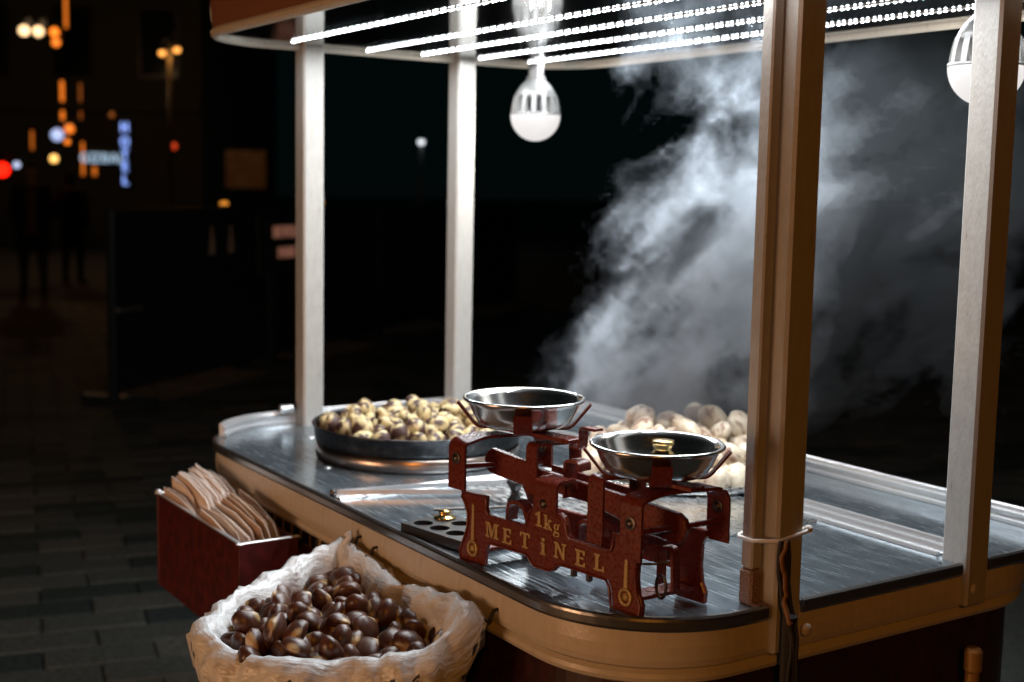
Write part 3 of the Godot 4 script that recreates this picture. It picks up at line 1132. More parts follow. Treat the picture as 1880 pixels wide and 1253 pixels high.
	for k in 2:
		var A: Vector3 = skew[k * 2]
		var C: Vector3 = skew[k * 2 + 1]
		var top: float = tops[k]
		b = MB.new()
		var path := arc_path([A + UP * lows[k][0], A + UP * (top - 0.012), A.lerp(C, 0.25) + UP * (top - 0.001), C.lerp(A, 0.1) + UP * top, C + UP * (top - 0.014), C + UP * lows[k][1]], 0.013)
		b.strap(path, Vector3.RIGHT, 0.043, 0.005)
		var br := local("pan_bracket", b, M.red, t)
		for e in [[A, 0.004, 0.149 if k == 0 else 0.184], [C, 0.0, 0.163 if k == 0 else 0.196]]:
			b = MB.new()
			b.lathe(e[0] + UP * e[2] + Vector3(0, 0, 0.0025), PackedVector2Array([Vector2(0.0105, 0), Vector2(0.0105, 0.002), Vector2(0.007, 0.0025), Vector2(0.0062, 0.004), Vector2(0.003, 0.0055), Vector2(0, 0.006)]), 16, Basis(Vector3(1, 0, 0), Vector3(0, 0, 1), Vector3(0, -1, 0)), [1, 2])
			local("bolt", b, M.iron, br)
		b = MB.new()
		var rh := 0.138 if k == 0 else 0.168
		b.tube(PackedVector3Array([A + UP * rh + Vector3(0.02 if k == 0 else 0.0, 0, 0), C + UP * rh]), PackedFloat32Array([0.0052]), 8)
		local("knife_rod", b, M.red, t)
	# inner stays that guide the pan bars
	b = MB.new()
	b.strap(arc_path([Vector3(0.115, 0.098, 0.071), Vector3(0.115, 0.206, 0.071), Vector3(0.140, 0.206, 0.0), Vector3(0.140, 0.15, 0.0)], 0.010), Vector3.RIGHT, 0.033, 0.005)
	local("inner_stay", b, M.red, t)
	b = MB.new()
	b.strap(arc_path([Vector3(-0.085, 0.135, 0.020), Vector3(-0.085, 0.222, 0.020), Vector3(-0.060, 0.222, -0.060), Vector3(-0.060, 0.13, -0.066)], 0.010), Vector3.RIGHT, 0.026, 0.005)
	local("inner_stay", b, M.red, t)
	# fulcrum saddle with rounded top at the middle
	b = MB.new()
	b.strap(arc_path([Vector3(0.004, 0.128, 0.0735), Vector3(0.004, 0.179, 0.0735), Vector3(0.006, 0.181, 0.030), Vector3(0.006, 0.165, 0.028)], 0.012), Vector3.RIGHT, 0.052, 0.006)
	local("fulcrum_saddle", b, M.red, t)
	b = MB.new()
	b.lathe(Vector3(0.002, 0.142, 0.0765), PackedVector2Array([Vector2(0.008, 0), Vector2(0.007, 0.003), Vector2(0.0025, 0.0045), Vector2(0, 0.0045)]), 14, Basis(Vector3(1, 0, 0), Vector3(0, 0, 1), Vector3(0, -1, 0)))
	local("screw", b, M.iron, t)
	b = MB.new()
	b.strap(arc_path([Vector3(-0.012, 0.14, 0.0), Vector3(-0.012, 0.205, 0.0), Vector3(0.018, 0.205, -0.002), Vector3(0.018, 0.19, -0.002)], 0.009), Vector3.BACK, 0.03, 0.005)
	local("beam_clip", b, M.red, t)
	# arched guards over the web
	for x in [-0.095, 0.075]:
		b = MB.new()
		b.strap(arc_path([Vector3(x - 0.024, 0.085, 0.034), Vector3(x - 0.022, 0.118, 0.034), Vector3(x + 0.010, 0.122, 0.034), Vector3(x + 0.024, 0.102, 0.034), Vector3(x + 0.026, 0.080, 0.034)], 0.012), Vector3.BACK, 0.024, 0.006)
		local("guard_arch", b, M.red, t)
	# links and ring at the near end
	b = MB.new()
	b.strap(arc_path([Vector3(0.200, 0.040, 0.006), Vector3(0.200, 0.100, 0.006), Vector3(0.226, 0.104, 0.006), Vector3(0.230, 0.034, 0.006)], 0.012), Vector3.BACK, 0.018, 0.005)
	local("link", b, M.red, t)
	b = MB.new()
	var rg := PackedVector3Array()
	for k in 16: rg.append(Vector3(0.212 + 0.010 * cos(TAU * k / 16.0), 0.040 + 0.019 * sin(TAU * k / 16.0), 0.02))
	b.tube(rg, PackedFloat32Array([0.0028]), 7, true)
	local("hanging_ring", b, M.iron, t)
	b = MB.new()
	b.tube(PackedVector3Array([Vector3(0.165, 0.068, 0.03), Vector3(0.20, 0.074, 0.02), Vector3(0.222, 0.080, -0.01)]), PackedFloat32Array([0.0022]), 6)
	local("wire_pin", b, M.iron, t)
	for x in [0.050, 0.085]:
		b = MB.new()
		b.box(Vector3(x, 0.034, 0.050), Vector3(0.010, 0.020, 0.010), 0.002)
		local("stop_peg", b, M.iron, t)
	# pan carriers: a flat bar and four arms that cradle the pan
	var pc := [Vector3(0.178, 0.2095, 0.0), Vector3(-0.128, 0.2435, 0.0)]
	for k in 2:
		var p: Vector3 = pc[k]
		b = MB.new()
		var x0 := -0.075 if k == 0 else -0.085
		var x1 := 0.085 if k == 0 else 0.125
		b.box(p + Vector3((x0 + x1) * 0.5, -0.006, 0), Vector3(x1 - x0, 0.008, 0.034), 0.0015)
		var bar := local("carrier_bar", b, M.red, t)
		for a in 4:
			var d := Vector3(cos(PI / 4 + a * PI / 2), 0, sin(PI / 4 + a * PI / 2))
			b = MB.new()
			b.strap(arc_path([p + d * 0.008, p + d * 0.082 - UP * 0.0005, p + d * (0.104 if a == 0 else 0.117) + UP * (0.036 if a == 0 else 0.043)], 0.012), Vector3(-d.z, 0, d.x), 0.032 if a == 0 else 0.018, 0.0035)
			local("carrier_arm", b, M.red, bar)
	b = MB.new()
	b.strap(arc_path([Vector3(-0.018, 0.226, -0.012), Vector3(0.004, 0.224, -0.012), Vector3(0.006, 0.262, -0.012), Vector3(0.042, 0.262, -0.010)], 0.008), Vector3.BACK, 0.020, 0.004)
	local("lever", b, M.red, t)
	b = MB.new()
	b.strap(arc_path([Vector3(0.100, 0.206, -0.02), Vector3(0.080, 0.212, -0.02), Vector3(0.072, 0.246, -0.02), Vector3(0.036, 0.252, -0.02)], 0.008), Vector3.BACK, 0.020, 0.004)
	local("lever", b, M.iron, t)
	# the two loose pans
	var names := ["shallow steel pan on the near arm of the scale holding a brass weight", "empty shallow steel pan on the raised far arm of the scale"]
	for k in 2:
		var wp: Vector3 = t.transform * (pc[k] + Vector3(0, 0.003, 0))
		var pan := thing("weighing_pan", names[k], "pan", wp, "pans of the balance scale")
		b = MB.new()
		b.lathe(wp, PackedVector2Array([Vector2(0.0, 0.0), Vector2(0.060, 0.0), Vector2(0.074, 0.003), Vector2(0.083, 0.010), Vector2(0.091, 0.024), Vector2(0.098, 0.040), Vector2(0.1015, 0.047), Vector2(0.105, 0.049), Vector2(0.107, 0.0465), Vector2(0.1085, 0.0490), Vector2(0.106, 0.0520), Vector2(0.101, 0.0505), Vector2(0.0965, 0.041), Vector2(0.0895, 0.025), Vector2(0.0815, 0.0115), Vector2(0.073, 0.0045), Vector2(0.060, 0.0015), Vector2(0, 0.0015)]), 72)
		part("bowl", b, M.pan, pan)
	var wb: Vector3 = t.transform * (pc[0] + Vector3(0.002, 0.0047, -0.012))
	var bw := thing("brass_weight", "small brass weight standing in the near pan of the scale", "weight", wb)
	b = MB.new()
	b.lathe(wb, PackedVector2Array([Vector2(0, 0), Vector2(0.018, 0), Vector2(0.019, 0.002), Vector2(0.019, 0.030), Vector2(0.017, 0.033), Vector2(0.0135, 0.036), Vector2(0.0135, 0.040), Vector2(0.017, 0.044), Vector2(0.0185, 0.048), Vector2(0.017, 0.0515), Vector2(0, 0.0525)]), 28)
	part("body", b, M.brass, bw)


# ------------------------------------------------------------------ small things on the table
func small_things() -> void:
	# black block with round recesses for weights
	var at := W(-0.225, 0.610, 0.0)
	var t := thing("weight_block", "black block with round holes for weights at the table edge", "weight holder", at)
	var csg := CSGBox3D.new()
	csg.name = "block"
	csg.size = Vector3(0.115, 0.020, 0.205)
	csg.position = Vector3(0, 0.0112, 0)
	csg.material = M.black
	t.add_child(csg)
	for i in 2:
		for j in 4:
			if i == 1 and j == 0: continue
			var c := CSGCylinder3D.new()
			c.name = "hole"
			c.radius = 0.019
			c.height = 0.016
			c.sides = 28
			c.smooth_faces = true
			c.operation = CSGShape3D.OPERATION_SUBTRACTION
			c.position = Vector3(-0.027 + i * 0.054, 0.0095, -0.072 + j * 0.048)
			c.material = M.black
			csg.add_child(c, true)
	t.rotation.y = deg_to_rad(10)
	var wp := t.transform * Vector3(0.027, 0.0215, -0.072)
	var w := thing("brass_weight", "flat brass weight sitting on the black weight block", "weight", wp)
	var b := MB.new()
	b.lathe(wp, PackedVector2Array([Vector2(0, 0), Vector2(0.021, 0), Vector2(0.022, 0.002), Vector2(0.021, 0.004), Vector2(0.013, 0.006), Vector2(0.011, 0.009), Vector2(0.0125, 0.013), Vector2(0.012, 0.016), Vector2(0, 0.017)]), 28)
	part("body", b, M.brass, w)
	# tongs lying along the seam
	var tp := W(-0.10, 1.0, 0.008)
	var tg := thing("tongs", "long thin steel tongs lying across the table towards the scale", "tongs", tp)
	b = MB.new()
	b.strap(PackedVector3Array([W(-0.286, 1.030, 0.010), W(-0.15, 1.000, 0.012), W(0.0, 0.965, 0.011), W(0.16, 0.930, 0.008)]), UP, 0.010, 0.003)
	part("arm", b, M.bright, tg)
	b = MB.new()
	b.strap(PackedVector3Array([W(-0.286, 1.028, 0.010), W(-0.17, 0.965, 0.012), W(-0.05, 0.905, 0.011), W(0.04, 0.865, 0.008)]), UP, 0.010, 0.003)
	part("arm", b, M.bright, tg)
	b = MB.new()
	b.lathe(W(-0.286, 1.029, 0.003), PackedVector2Array([Vector2(0, 0), Vector2(0.007, 0), Vector2(0.008, 0.012), Vector2(0, 0.014)]), 12)
	part("hinge", b, M.iron, tg)
	# black turned knob behind the scale
	var kp := W(0.022, 0.79, 0.005)
	var kn := thing("black_knob", "small black waisted knob standing behind the scale", "knob", kp)
	b = MB.new()
	b.lathe(kp, PackedVector2Array([Vector2(0, 0), Vector2(0.017, 0), Vector2(0.017, 0.004), Vector2(0.011, 0.012), Vector2(0.009, 0.022), Vector2(0.013, 0.032), Vector2(0.019, 0.040), Vector2(0.018, 0.045), Vector2(0, 0.047)]), 24)
	part("body", b, M.black, kn)
	var sp := W(-0.07, 0.70, 0.006)
	var sk := thing("skewer", "bent steel skewer lying on the plate left of the scale", "skewer", sp)
	b = MB.new()
	b.tube(arc_path([W(-0.17, 0.80, 0.008), W(0.0, 0.74, 0.008), W(0.01, 0.68, 0.009), W(-0.03, 0.66, 0.009)], 0.018), PackedFloat32Array([0.0035]), 8)
	part("rod", b, M.iron, sk)


# ------------------------------------------------------------------ sack of raw chestnuts
func catmull(p: Array, n: int) -> PackedVector3Array:
	var out := PackedVector3Array()
	var m := p.size()
	for i in n:
		var f := float(i) / n * m
		var k := int(f)
		var t := f - k
		var a: Vector3 = p[(k - 1 + m) % m]
		var b: Vector3 = p[k % m]
		var c: Vector3 = p[(k + 1) % m]
		var d: Vector3 = p[(k + 2) % m]
		out.append(0.5 * (2.0 * b + (c - a) * t + (2.0 * a - 5.0 * b + 4.0 * c - d) * t * t + (3.0 * b - a - 3.0 * c + d) * t * t * t))
	return out


func sack_texture() -> ImageTexture:
	var w := 1024
	var h := 512
	var im := Image.create(w, h, false, Image.FORMAT_RGB8)
	var nz := FastNoiseLite.new()
	nz.seed = 77
	nz.frequency = 0.02
	nz.fractal_octaves = 4
	for y in h:
		for x in w:
			var n := nz.get_noise_2d(x, y)
			var weave := 0.94 + 0.06 * float((x / 2 + y / 2) % 2)
			var c := Color(0.64, 0.66, 0.67) * weave
			c = c.lerp(Color(0.36, 0.33, 0.30), smoothstep(0.10, 0.45, n) * 0.55)
			im.set_pixel(x, y, c.linear_to_srgb())
	# faded print: bars and strokes that run off round the cuff
	var r := RandomNumberGenerator.new()
	r.seed = 9
	var ink := Color(0.05, 0.06, 0.08).linear_to_srgb()
	for band in [[214, 6], [252, 5]]:
		var x := 20
		while x < 1000:
			var ww := r.randi_range(5, 16)
			if r.randf() < 0.7:
				for yy in range(band[0], band[0] + r.randi_range(14, 26)):
					for xx in range(x, mini(x + ww, 1023)):
						if nz.get_noise_2d(xx * 4.0, yy * 4.0) < 0.08: im.set_pixel(xx, yy, ink)
			x += ww + r.randi_range(4, 44)
	for ry in range(0, 60):
		for rx in range(0, 60):
			var d := Vector2(rx - 30, (ry - 30) * 0.8).length()
			if (d > 16 and d < 23) or (rx > 34 and ry > 34 and absi(rx - ry) < 5): im.set_pixel(700 + rx, 330 + ry, ink)
	return ImageTexture.create_from_image(im)


func sack() -> void:
	var ctrl := [W(-0.325, 0.90, -0.072), W(-0.332, 0.73, -0.088), W(-0.330, 0.57, -0.085), W(-0.345, 0.41, -0.066), W(-0.415, 0.375, -0.112), W(-0.49, 0.425, -0.135), W(-0.565, 0.495, -0.150), W(-0.645, 0.585, -0.158), W(-0.672, 0.69, -0.152), W(-0.632, 0.785, -0.142), W(-0.54, 0.855, -0.128), W(-0.43, 0.905, -0.108)]
	var n := 120
	var rim := catmull(ctrl, n)
	var ctr := Vector3.ZERO
	for p in rim: ctr += p / n
	var t := thing("chestnut_sack", "open white woven sack of raw chestnuts hooked to the side of the cart", "sack", Vector3(ctr.x, 0, ctr.z))
	# profile: inside bottom, up, over the rolled edge, cuff, then the body down to the ground
	var prof := [[-0.050, -0.160, 0.2], [-0.036, -0.105, 0.3], [-0.028, -0.055, 0.5], [-0.022, -0.020, 0.8], [-0.014, 0.001, 1.0], [0.0, 0.012, 1.0], [0.016, 0.010, 1.0], [0.030, -0.004, 1.0], [0.038, -0.024, 1.0], [0.038, -0.048, 1.0], [0.032, -0.070, 1.0], [0.022, -0.082, 0.9], [0.011, -0.080, 0.5], [0.004, -0.074, 0.3], [0.008, -0.10, 0.4], [0.018, -0.17, 0.5], [0.030, -0.30, 0.6], [0.034, -0.45, 0.6], [0.028, -0.60, 0.6], [0.012, -0.72, 0.5]]
	var P := []
	for i in n:
		var tan := (rim[(i + 1) % n] - rim[(i - 1 + n) % n])
		tan.y = 0
		var o := tan.normalized().cross(UP)
		if o.dot(Vector3(rim[i].x - ctr.x, 0, rim[i].z - ctr.z)) < 0: o = -o
		var row := []
		var a := TAU * i / n
		var arc := Vector3(cos(a) * 2.2, sin(a) * 2.2, 0)
		for j in prof.size():
			var q = prof[j]
			var fold := noise.get_noise_3d(arc.x * 1.5, arc.y * 1.5, j * 0.10) * 0.024 + noise.get_noise_3d(arc.x * 4.0 + 9.0, arc.y * 4.0, j * 0.35) * 0.005
			var crease := noise.get_noise_3d(arc.x * 1.4, arc.y * 1.4 + 30.0, j * 0.22)
			crease = (0.5 - absf(crease)) * 0.018
			var out: float = q[0] * (0.92 + 0.5 * noise.get_noise_2d(arc.x * 1.6, arc.y * 1.6 + 50.0)) + (fold + crease * 0.6) * q[2]
			var dh: float = q[1] + (fold * 0.7 + crease * 0.8) * q[2] * (1.0 if j < 12 else 0.3)
			if j >= 8 and j <= 12: dh += noise.get_noise_2d(arc.x * 2.4, arc.y * 2.4 + 80.0) * 0.022
			var p := rim[i] + o * out + UP * dh
			if j == prof.size() - 1: p.y = maxf(p.y, 0.004)
			p.x = minf(p.x, -0.312 if p.y > TH - 0.12 else -0.30)
			row.append(p)
		P.append(row)
	var b := MB.new()
	var m := prof.size()
	for i in n:
		var i2 := (i + 1) % n
		for j in m - 1:
			var u0 := float(i) / n
			var u1 := float(i + 1) / n
			var v0 := float(j) / (m - 1)
			var v1 := float(j + 1) / (m - 1)
			b.tri_uv(P[i][j], P[i2][j], P[i2][j + 1], Vector2(u0, v0), Vector2(u1, v0), Vector2(u1, v1))
			b.tri_uv(P[i][j], P[i2][j + 1], P[i][j + 1], Vector2(u0, v0), Vector2(u1, v1), Vector2(u0, v1))
	var mt := mat(Color.WHITE, 0.36)
	mt.albedo_texture = sack_texture()
	mt.normal_enabled = true
	mt.normal_texture = noise_tex(0.07, 6, Color.BLACK, Color.WHITE, 66, true, 6.0)
	mt.normal_scale = 0.38
	mt.backlight_enabled = true
	mt.backlight = Color(0.12, 0.11, 0.10)
	part("woven_cloth", b, mt, t)
	# neck tied to the hook
	b = MB.new()
	b.tube(PackedVector3Array([W(-0.330, 0.905, -0.085), W(-0.324, 0.890, -0.060), W(-0.320, 0.880, -0.047), W(-0.323, 0.886, -0.040)]), PackedFloat32Array([0.012, 0.008, 0.006, 0.009]), 9)
	part("tied_corner", b, mt, t)
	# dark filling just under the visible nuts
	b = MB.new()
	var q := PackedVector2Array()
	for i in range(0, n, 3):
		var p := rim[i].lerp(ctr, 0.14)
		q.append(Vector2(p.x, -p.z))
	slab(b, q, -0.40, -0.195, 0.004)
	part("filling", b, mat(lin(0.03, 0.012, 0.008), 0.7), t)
	# the nuts
	var r := RandomNumberGenerator.new()
	r.seed = 8
	var spots := []
	var poly := PackedVector2Array()
	for i in n:
		var p := rim[i].lerp(ctr, 0.05)
		poly.append(Vector2(p.x, p.z))
	var step := 0.046
	for layer in 2:
		for j in range(-12, 13):
			for i in range(-12, 13):
				var x := ctr.x + (i + (0.5 if j & 1 else 0.0) + 0.37 * layer) * step + r.randf_range(-0.25, 0.25) * step
				var z := ctr.z + (j + 0.3 * layer) * step * 0.87 + r.randf_range(-0.25, 0.25) * step
				if not Geometry2D.is_point_in_polygon(Vector2(x, z), poly): continue
				var d := Vector2(x - ctr.x + 0.02, z - ctr.z).length()
				var back := clampf((Vector2(x - ctr.x, z - ctr.z).dot(Vector2(0.1, -1.0))) / 0.2, -1.0, 1.0)
				var heap := 0.030 * exp(-d * d / 0.012) + 0.004 * back + 0.036 * clampf((x - ctr.x) / 0.14, 0.0, 1.0)
				if layer == 1 and (r.randf() > 0.45 or d > 0.15): continue
				spots.append([Vector3(x, TH - 0.160 + heap + layer * 0.022 + r.randf_range(-0.006, 0.006), z), 0.057 * r.randf_range(0.82, 1.14), layer])
	var meshes := []
	for k in 7: meshes.append(nut_mesh(0, k + 20))
	lay_nuts(spots, meshes, M.rawnut, "raw_chestnut", ["glossy raw chestnut", "brown raw chestnut"], "in sack", "raw chestnuts in the sack", "chestnut", 0.85, 51)


# ------------------------------------------------------------------ box of paper bags
func paper_box() -> void:
	var u0 := -0.452
	var u1 := -0.316
	var v0 := 1.150
	var v1 := 1.690
	var top := -0.112
	var low := -0.345
	var c := W((u0 + u1) * 0.5, (v0 + v1) * 0.5, low)
	var t := thing("paper_bag_box", "dark red box with a worn steel rim full of paper bags on the cart side", "box", c)
	var hm := (top + low) * 0.5
	var b := MB.new()
	b.box(W(u0 + 0.004, (v0 + v1) * 0.5, hm), Vector3(0.008, top - low, v1 - v0), 0.001)
	part("outer_side", b, M.boxred, t)
	b = MB.new()
	b.box(W(u1 - 0.004, (v0 + v1) * 0.5, hm), Vector3(0.008, top - low, v1 - v0), 0.001)
	part("inner_side", b, M.boxred, t)
	b = MB.new()
	b.box(W((u0 + u1) * 0.5, v0 - 0.001, hm), Vector3(u1 - u0 + 0.002, top - low, 0.008), 0.001)
	part("near_end", b, M.boxred, t)
	b = MB.new()
	b.box(W((u0 + u1) * 0.5, v1 + 0.001, hm), Vector3(u1 - u0 + 0.002, top - low, 0.008), 0.001)
	part("far_end", b, M.boxred, t)
	b = MB.new()
	b.box(W((u0 + u1) * 0.5, (v0 + v1) * 0.5, low + 0.005), Vector3(u1 - u0 - 0.016, 0.008, v1 - v0), 0.001)
	part("bottom", b, M.boxred, t)
	for e in [[u0 + 0.003, v0 - 0.006, u0 + 0.003, v1 + 0.006], [u0 - 0.001, v0 - 0.0015, u1, v0 - 0.0015], [u0 - 0.001, v1 + 0.0015, u1, v1 + 0.0015]]:
		b = MB.new()
		var a := W(e[0], e[1], top + 0.0022)
		var d := W(e[2], e[3], top + 0.0022)
		b.box((a + d) * 0.5, Vector3(absf(d.x - a.x) + 0.010, 0.004, absf(d.z - a.z) + 0.010), 0.0012)
		part("steel_rim", b, M.bright, t)
	b = MB.new()
	b.lathe(W(u0 + 0.002, v1, top + 0.004), PackedVector2Array([Vector2(0.008, 0), Vector2(0.007, 0.006), Vector2(0, 0.008)]), 12)
	part("rim_stud", b, M.bright, t)
	b = MB.new()
	b.box(W(-0.300, 1.42, -0.20), Vector3(0.032, 0.04, 0.3), 0.002)
	part("bracket", b, M.boxred, t)
	# bags stand on edge, side by side, in a far and a near row
	var r := RandomNumberGenerator.new()
	r.seed = 14
	var rows := [["far row", 1.42, 1.67, 30], ["near row", 1.165, 1.43, 26]]
	for q in rows:
		var count: int = q[3]
		for i in count:
			var f := float(i) / (count - 1)
			if r.randf() < 0.12: continue
			var u := lerpf(u0 + 0.016, u1 - 0.014, f)
			var rise := 0.0
			var white := 0.0
			if q[0] == "far row":
				rise = 0.020 if f < 0.16 else (0.050 if f < 0.55 else 0.058)
				white = 0.9 if f > 0.15 else 0.75
				if f > 0.5: white = 1.0
			else:
				rise = 0.020 if f < 0.25 else (0.027 if f < 0.5 else 0.040)
				white = 0.55 if f < 0.5 else 0.22
			rise += r.randf_range(-0.012, 0.010)
			var va: float = q[1] + r.randf_range(-0.008, 0.035)
			var vb: float = q[2] - r.randf_range(0.0, 0.02)
			var kraft := Color(0.34, 0.19, 0.09)
			var pale := Color(0.82, 0.72, 0.65)
			var col := kraft.lerp(pale, clampf(white + r.randf_range(-0.15, 0.1), 0, 1))
			paper_bag(u, va, vb, top + rise, low + 0.012, col, r, "%s paper bag, %s from the outer side, in the %s of the box" % ["white" if white > 0.7 else ("light brown" if white > 0.4 else "brown"), ordinal(i), q[0]])


func paper_bag(u: float, va: float, vb: float, htop: float, hlow: float, col: Color, r: RandomNumberGenerator, label: String) -> void:
	var t := thing("paper_bag", label, "paper bag", W(u, (va + vb) * 0.5, hlow), "paper bags in the box")
	var b := MB.new()
	# outline in (v, h): bevelled near corner, wavy lean across u
	var lean := r.randf_range(-0.014, 0.010)
	var cut := r.randf_range(0.02, 0.045)
	var ed := [Vector2(va, hlow), Vector2(va, htop - 0.035 - cut), Vector2(va + cut * 1.6, htop - 0.020), Vector2(lerpf(va, vb, 0.6), htop - 0.004), Vector2(vb, htop + r.randf_range(-0.004, 0.006)), Vector2(vb, hlow)]
	var thick := r.randf_range(0.0012, 0.0026)
	var bow := r.randf_range(-0.006, 0.006)
	var A := []
	var C := []
	for k in ed.size():
		var e: Vector2 = ed[k]
		var g := clampf((e.y - hlow) / maxf(htop - hlow, 0.01), 0, 1)
		var uu := u + lean * g + bow * sin(PI * (e.x - va) / (vb - va)) * g
		A.append(W(uu - thick * 0.5, e.x, e.y))
		C.append(W(uu + thick * 0.5, e.x, e.y))
	var n := ed.size()
	var d := col.darkened(0.12)
	for k in range(1, n - 1):
		b.tri_col(A[0], A[k], A[k + 1], col, col, d, 1)
		b.tri_col(C[0], C[k + 1], C[k], d, col, col, 2)
	for k in n:
		var k2 := (k + 1) % n
		b.tri_col(A[k], C[k], C[k2], col, d, col, 3 + k)
		b.tri_col(A[k], C[k2], A[k2], col, col, d, 3 + k)
	part("folded_paper", b, M.paper, t)


# ------------------------------------------------------------------ street behind and round the cart
var SB := Basis(Vector3(0.835, 0, 0.55), UP, Vector3(-0.55, 0, 0.835))


func S(r: float, y: float, d: float) -> Vector3:
	# street axes: r to the right of the view, d away from where the photographer stands
	return Vector3(-1.474, 0, 1.455) + SB.x * r + UP * y - SB.z * d


func street_thing(called: String, label: String, cat: String, r: float, y: float, d: float, group: String = "") -> Node3D:
	var t := thing(called, label, cat, S(r, y, d), group)
	t.basis = SB
	return t


func wall_lamp(label: String, r: float, y: float, d: float, rad: float, c: Color, e: float, group: String = "", light: float = 0.0) -> void:
	# a globe on a bracket with a back plate
	var t := street_thing("wall_lamp", label, "lamp", r, y, d, group)
	var b := MB.new()
	var prof := PackedVector2Array()
	for i in 9:
		var a := -PI / 2 + PI * i / 8.0
		prof.append(Vector2(cos(a) * rad, sin(a) * rad))
	b.lathe(Vector3.ZERO, prof, 16)
	local("globe", b, glow(c, e), t)
	if light > 0.0:
		var l := OmniLight3D.new()
		l.name = "lamp_light"
		l.light_color = c
		l.light_energy = light
		l.light_size = rad
		l.omni_range = 60.0
		l.omni_attenuation = 2.0
		l.shadow_enabled = true
		t.add_child(l)
	b = MB.new()
	b.tube(PackedVector3Array([Vector3(0, rad * 0.9, 0), Vector3(0, rad * 2.0, -0.02), Vector3(0, rad * 2.0, -0.25)]), PackedFloat32Array([0.015]), 6)
	b.box(Vector3(0, rad * 2.0, -0.27), Vector3(0.1, 0.14, 0.03), 0.005)
	local("bracket", b, M.black, t)


func mast(label: String, r: float, y: float, d: float, arms: Array, c: Color, e: float, rad: float, light: float = 0.0) -> void:
	var t := street_thing("street_lamp", label, "street lamp", r, 0.0, d, "lamps along the street")
	var b := MB.new()
	b.lathe(Vector3.ZERO, PackedVector2Array([Vector2(0.0, 0), Vector2(0.14, 0), Vector2(0.14, 0.25), Vector2(0.07, 0.32), Vector2(0.045, 1.5), Vector2(0.035, y + 0.35), Vector2(0, y + 0.36)]), 12, Basis.IDENTITY, [1])
	local("pole", b, M.black, t)
	for a in arms:
		b = MB.new()
		b.tube(PackedVector3Array([Vector3(0, y + 0.28, 0), Vector3(a[0] * 0.5, y + 0.34 + a[1], 0), Vector3(a[0], y + 0.22 + a[1], 0), Vector3(a[0], y + a[1] + rad * 0.8, 0)]), PackedFloat32Array([0.018]), 6)
		b.lathe(Vector3(a[0], y + a[1], 0), PackedVector2Array([Vector2(rad * 0.95, rad * 0.45), Vector2(rad * 0.6, rad * 1.1), Vector2(0, rad * 1.2)]), 12)
		var arm := local("arm", b, M.black, t)
		b = MB.new()
		var prof := PackedVector2Array()
		for i in 9:
			var q := -PI / 2 + PI * i / 8.0
			prof.append(Vector2(cos(q) * rad, sin(q) * rad))
		b.lathe(Vector3(a[0], y + a[1], 0), prof, 14)
		local("lamp_globe", b, glow(c, e), arm)
		if light > 0.0:
			var l := OmniLight3D.new()
			l.name = "lamp_light"
			l.light_color = c
			l.light_energy = light
			l.light_size = rad
			l.omni_range = 60.0
			l.omni_attenuation = 2.0
			l.shadow_enabled = true
			l.position = Vector3(a[0], y + a[1], 0)
			t.add_child(l)


func building(label: String, r0: float, r1: float, d: float, height: float, depth: float, m: Material, lit: Array, sd: int) -> void:
	var t := street_thing("building", label, "building", (r0 + r1) * 0.5, 0.0, d)
	var w := r1 - r0
	var b := MB.new()
	b.box(Vector3(0, height * 0.5, -depth * 0.5), Vector3(w, height, depth), 0.02)
	var wall := local("wall", b, m, t)
	b = MB.new()
	b.box(Vector3(0, 3.35, 0.12), Vector3(w, 0.22, 0.24), 0.03)
	local("cornice", b, m, t)
	b = MB.new()
	b.box(Vector3(0, height + 0.2, -depth * 0.5), Vector3(w + 0.5, 0.4, depth + 0.5), 0.05)
	local("roof", b, m, t)
	var cols := int(w / 1.9)
	for fl in int((height - 3.6) / 3.1):
		for k in cols:
			var x := -w * 0.5 + (k + 0.5) * w / cols
			b = MB.new()
			b.box(Vector3(x, 4.9 + fl * 3.1, 0.015), Vector3(1.0, 1.7, 0.06), 0.01)
			var f := local("window", b, M.black, t)
			b = MB.new()
			b.box(Vector3(x, 4.9 + fl * 3.1, 0.050), Vector3(0.84, 1.54, 0.012), 0.0)
			local("pane", b, M.glass, f)
	# lit narrow openings: [r, y0, y1, width, colour, energy]
	for q in lit:
		b = MB.new()
		b.box(Vector3(q[0] - (r0 + r1) * 0.5, (q[1] + q[2]) * 0.5, 0.06), Vector3(q[3] + 0.08, q[2] - q[1] + 0.08, 0.05), 0.01)
		var f := local("window", b, M.black, t)
		b = MB.new()
		b.box(Vector3(q[0] - (r0 + r1) * 0.5, (q[1] + q[2]) * 0.5, 0.088), Vector3(q[3], q[2] - q[1], 0.012), 0.0)
		local("lit_pane", b, glow(q[4], q[5]), f)


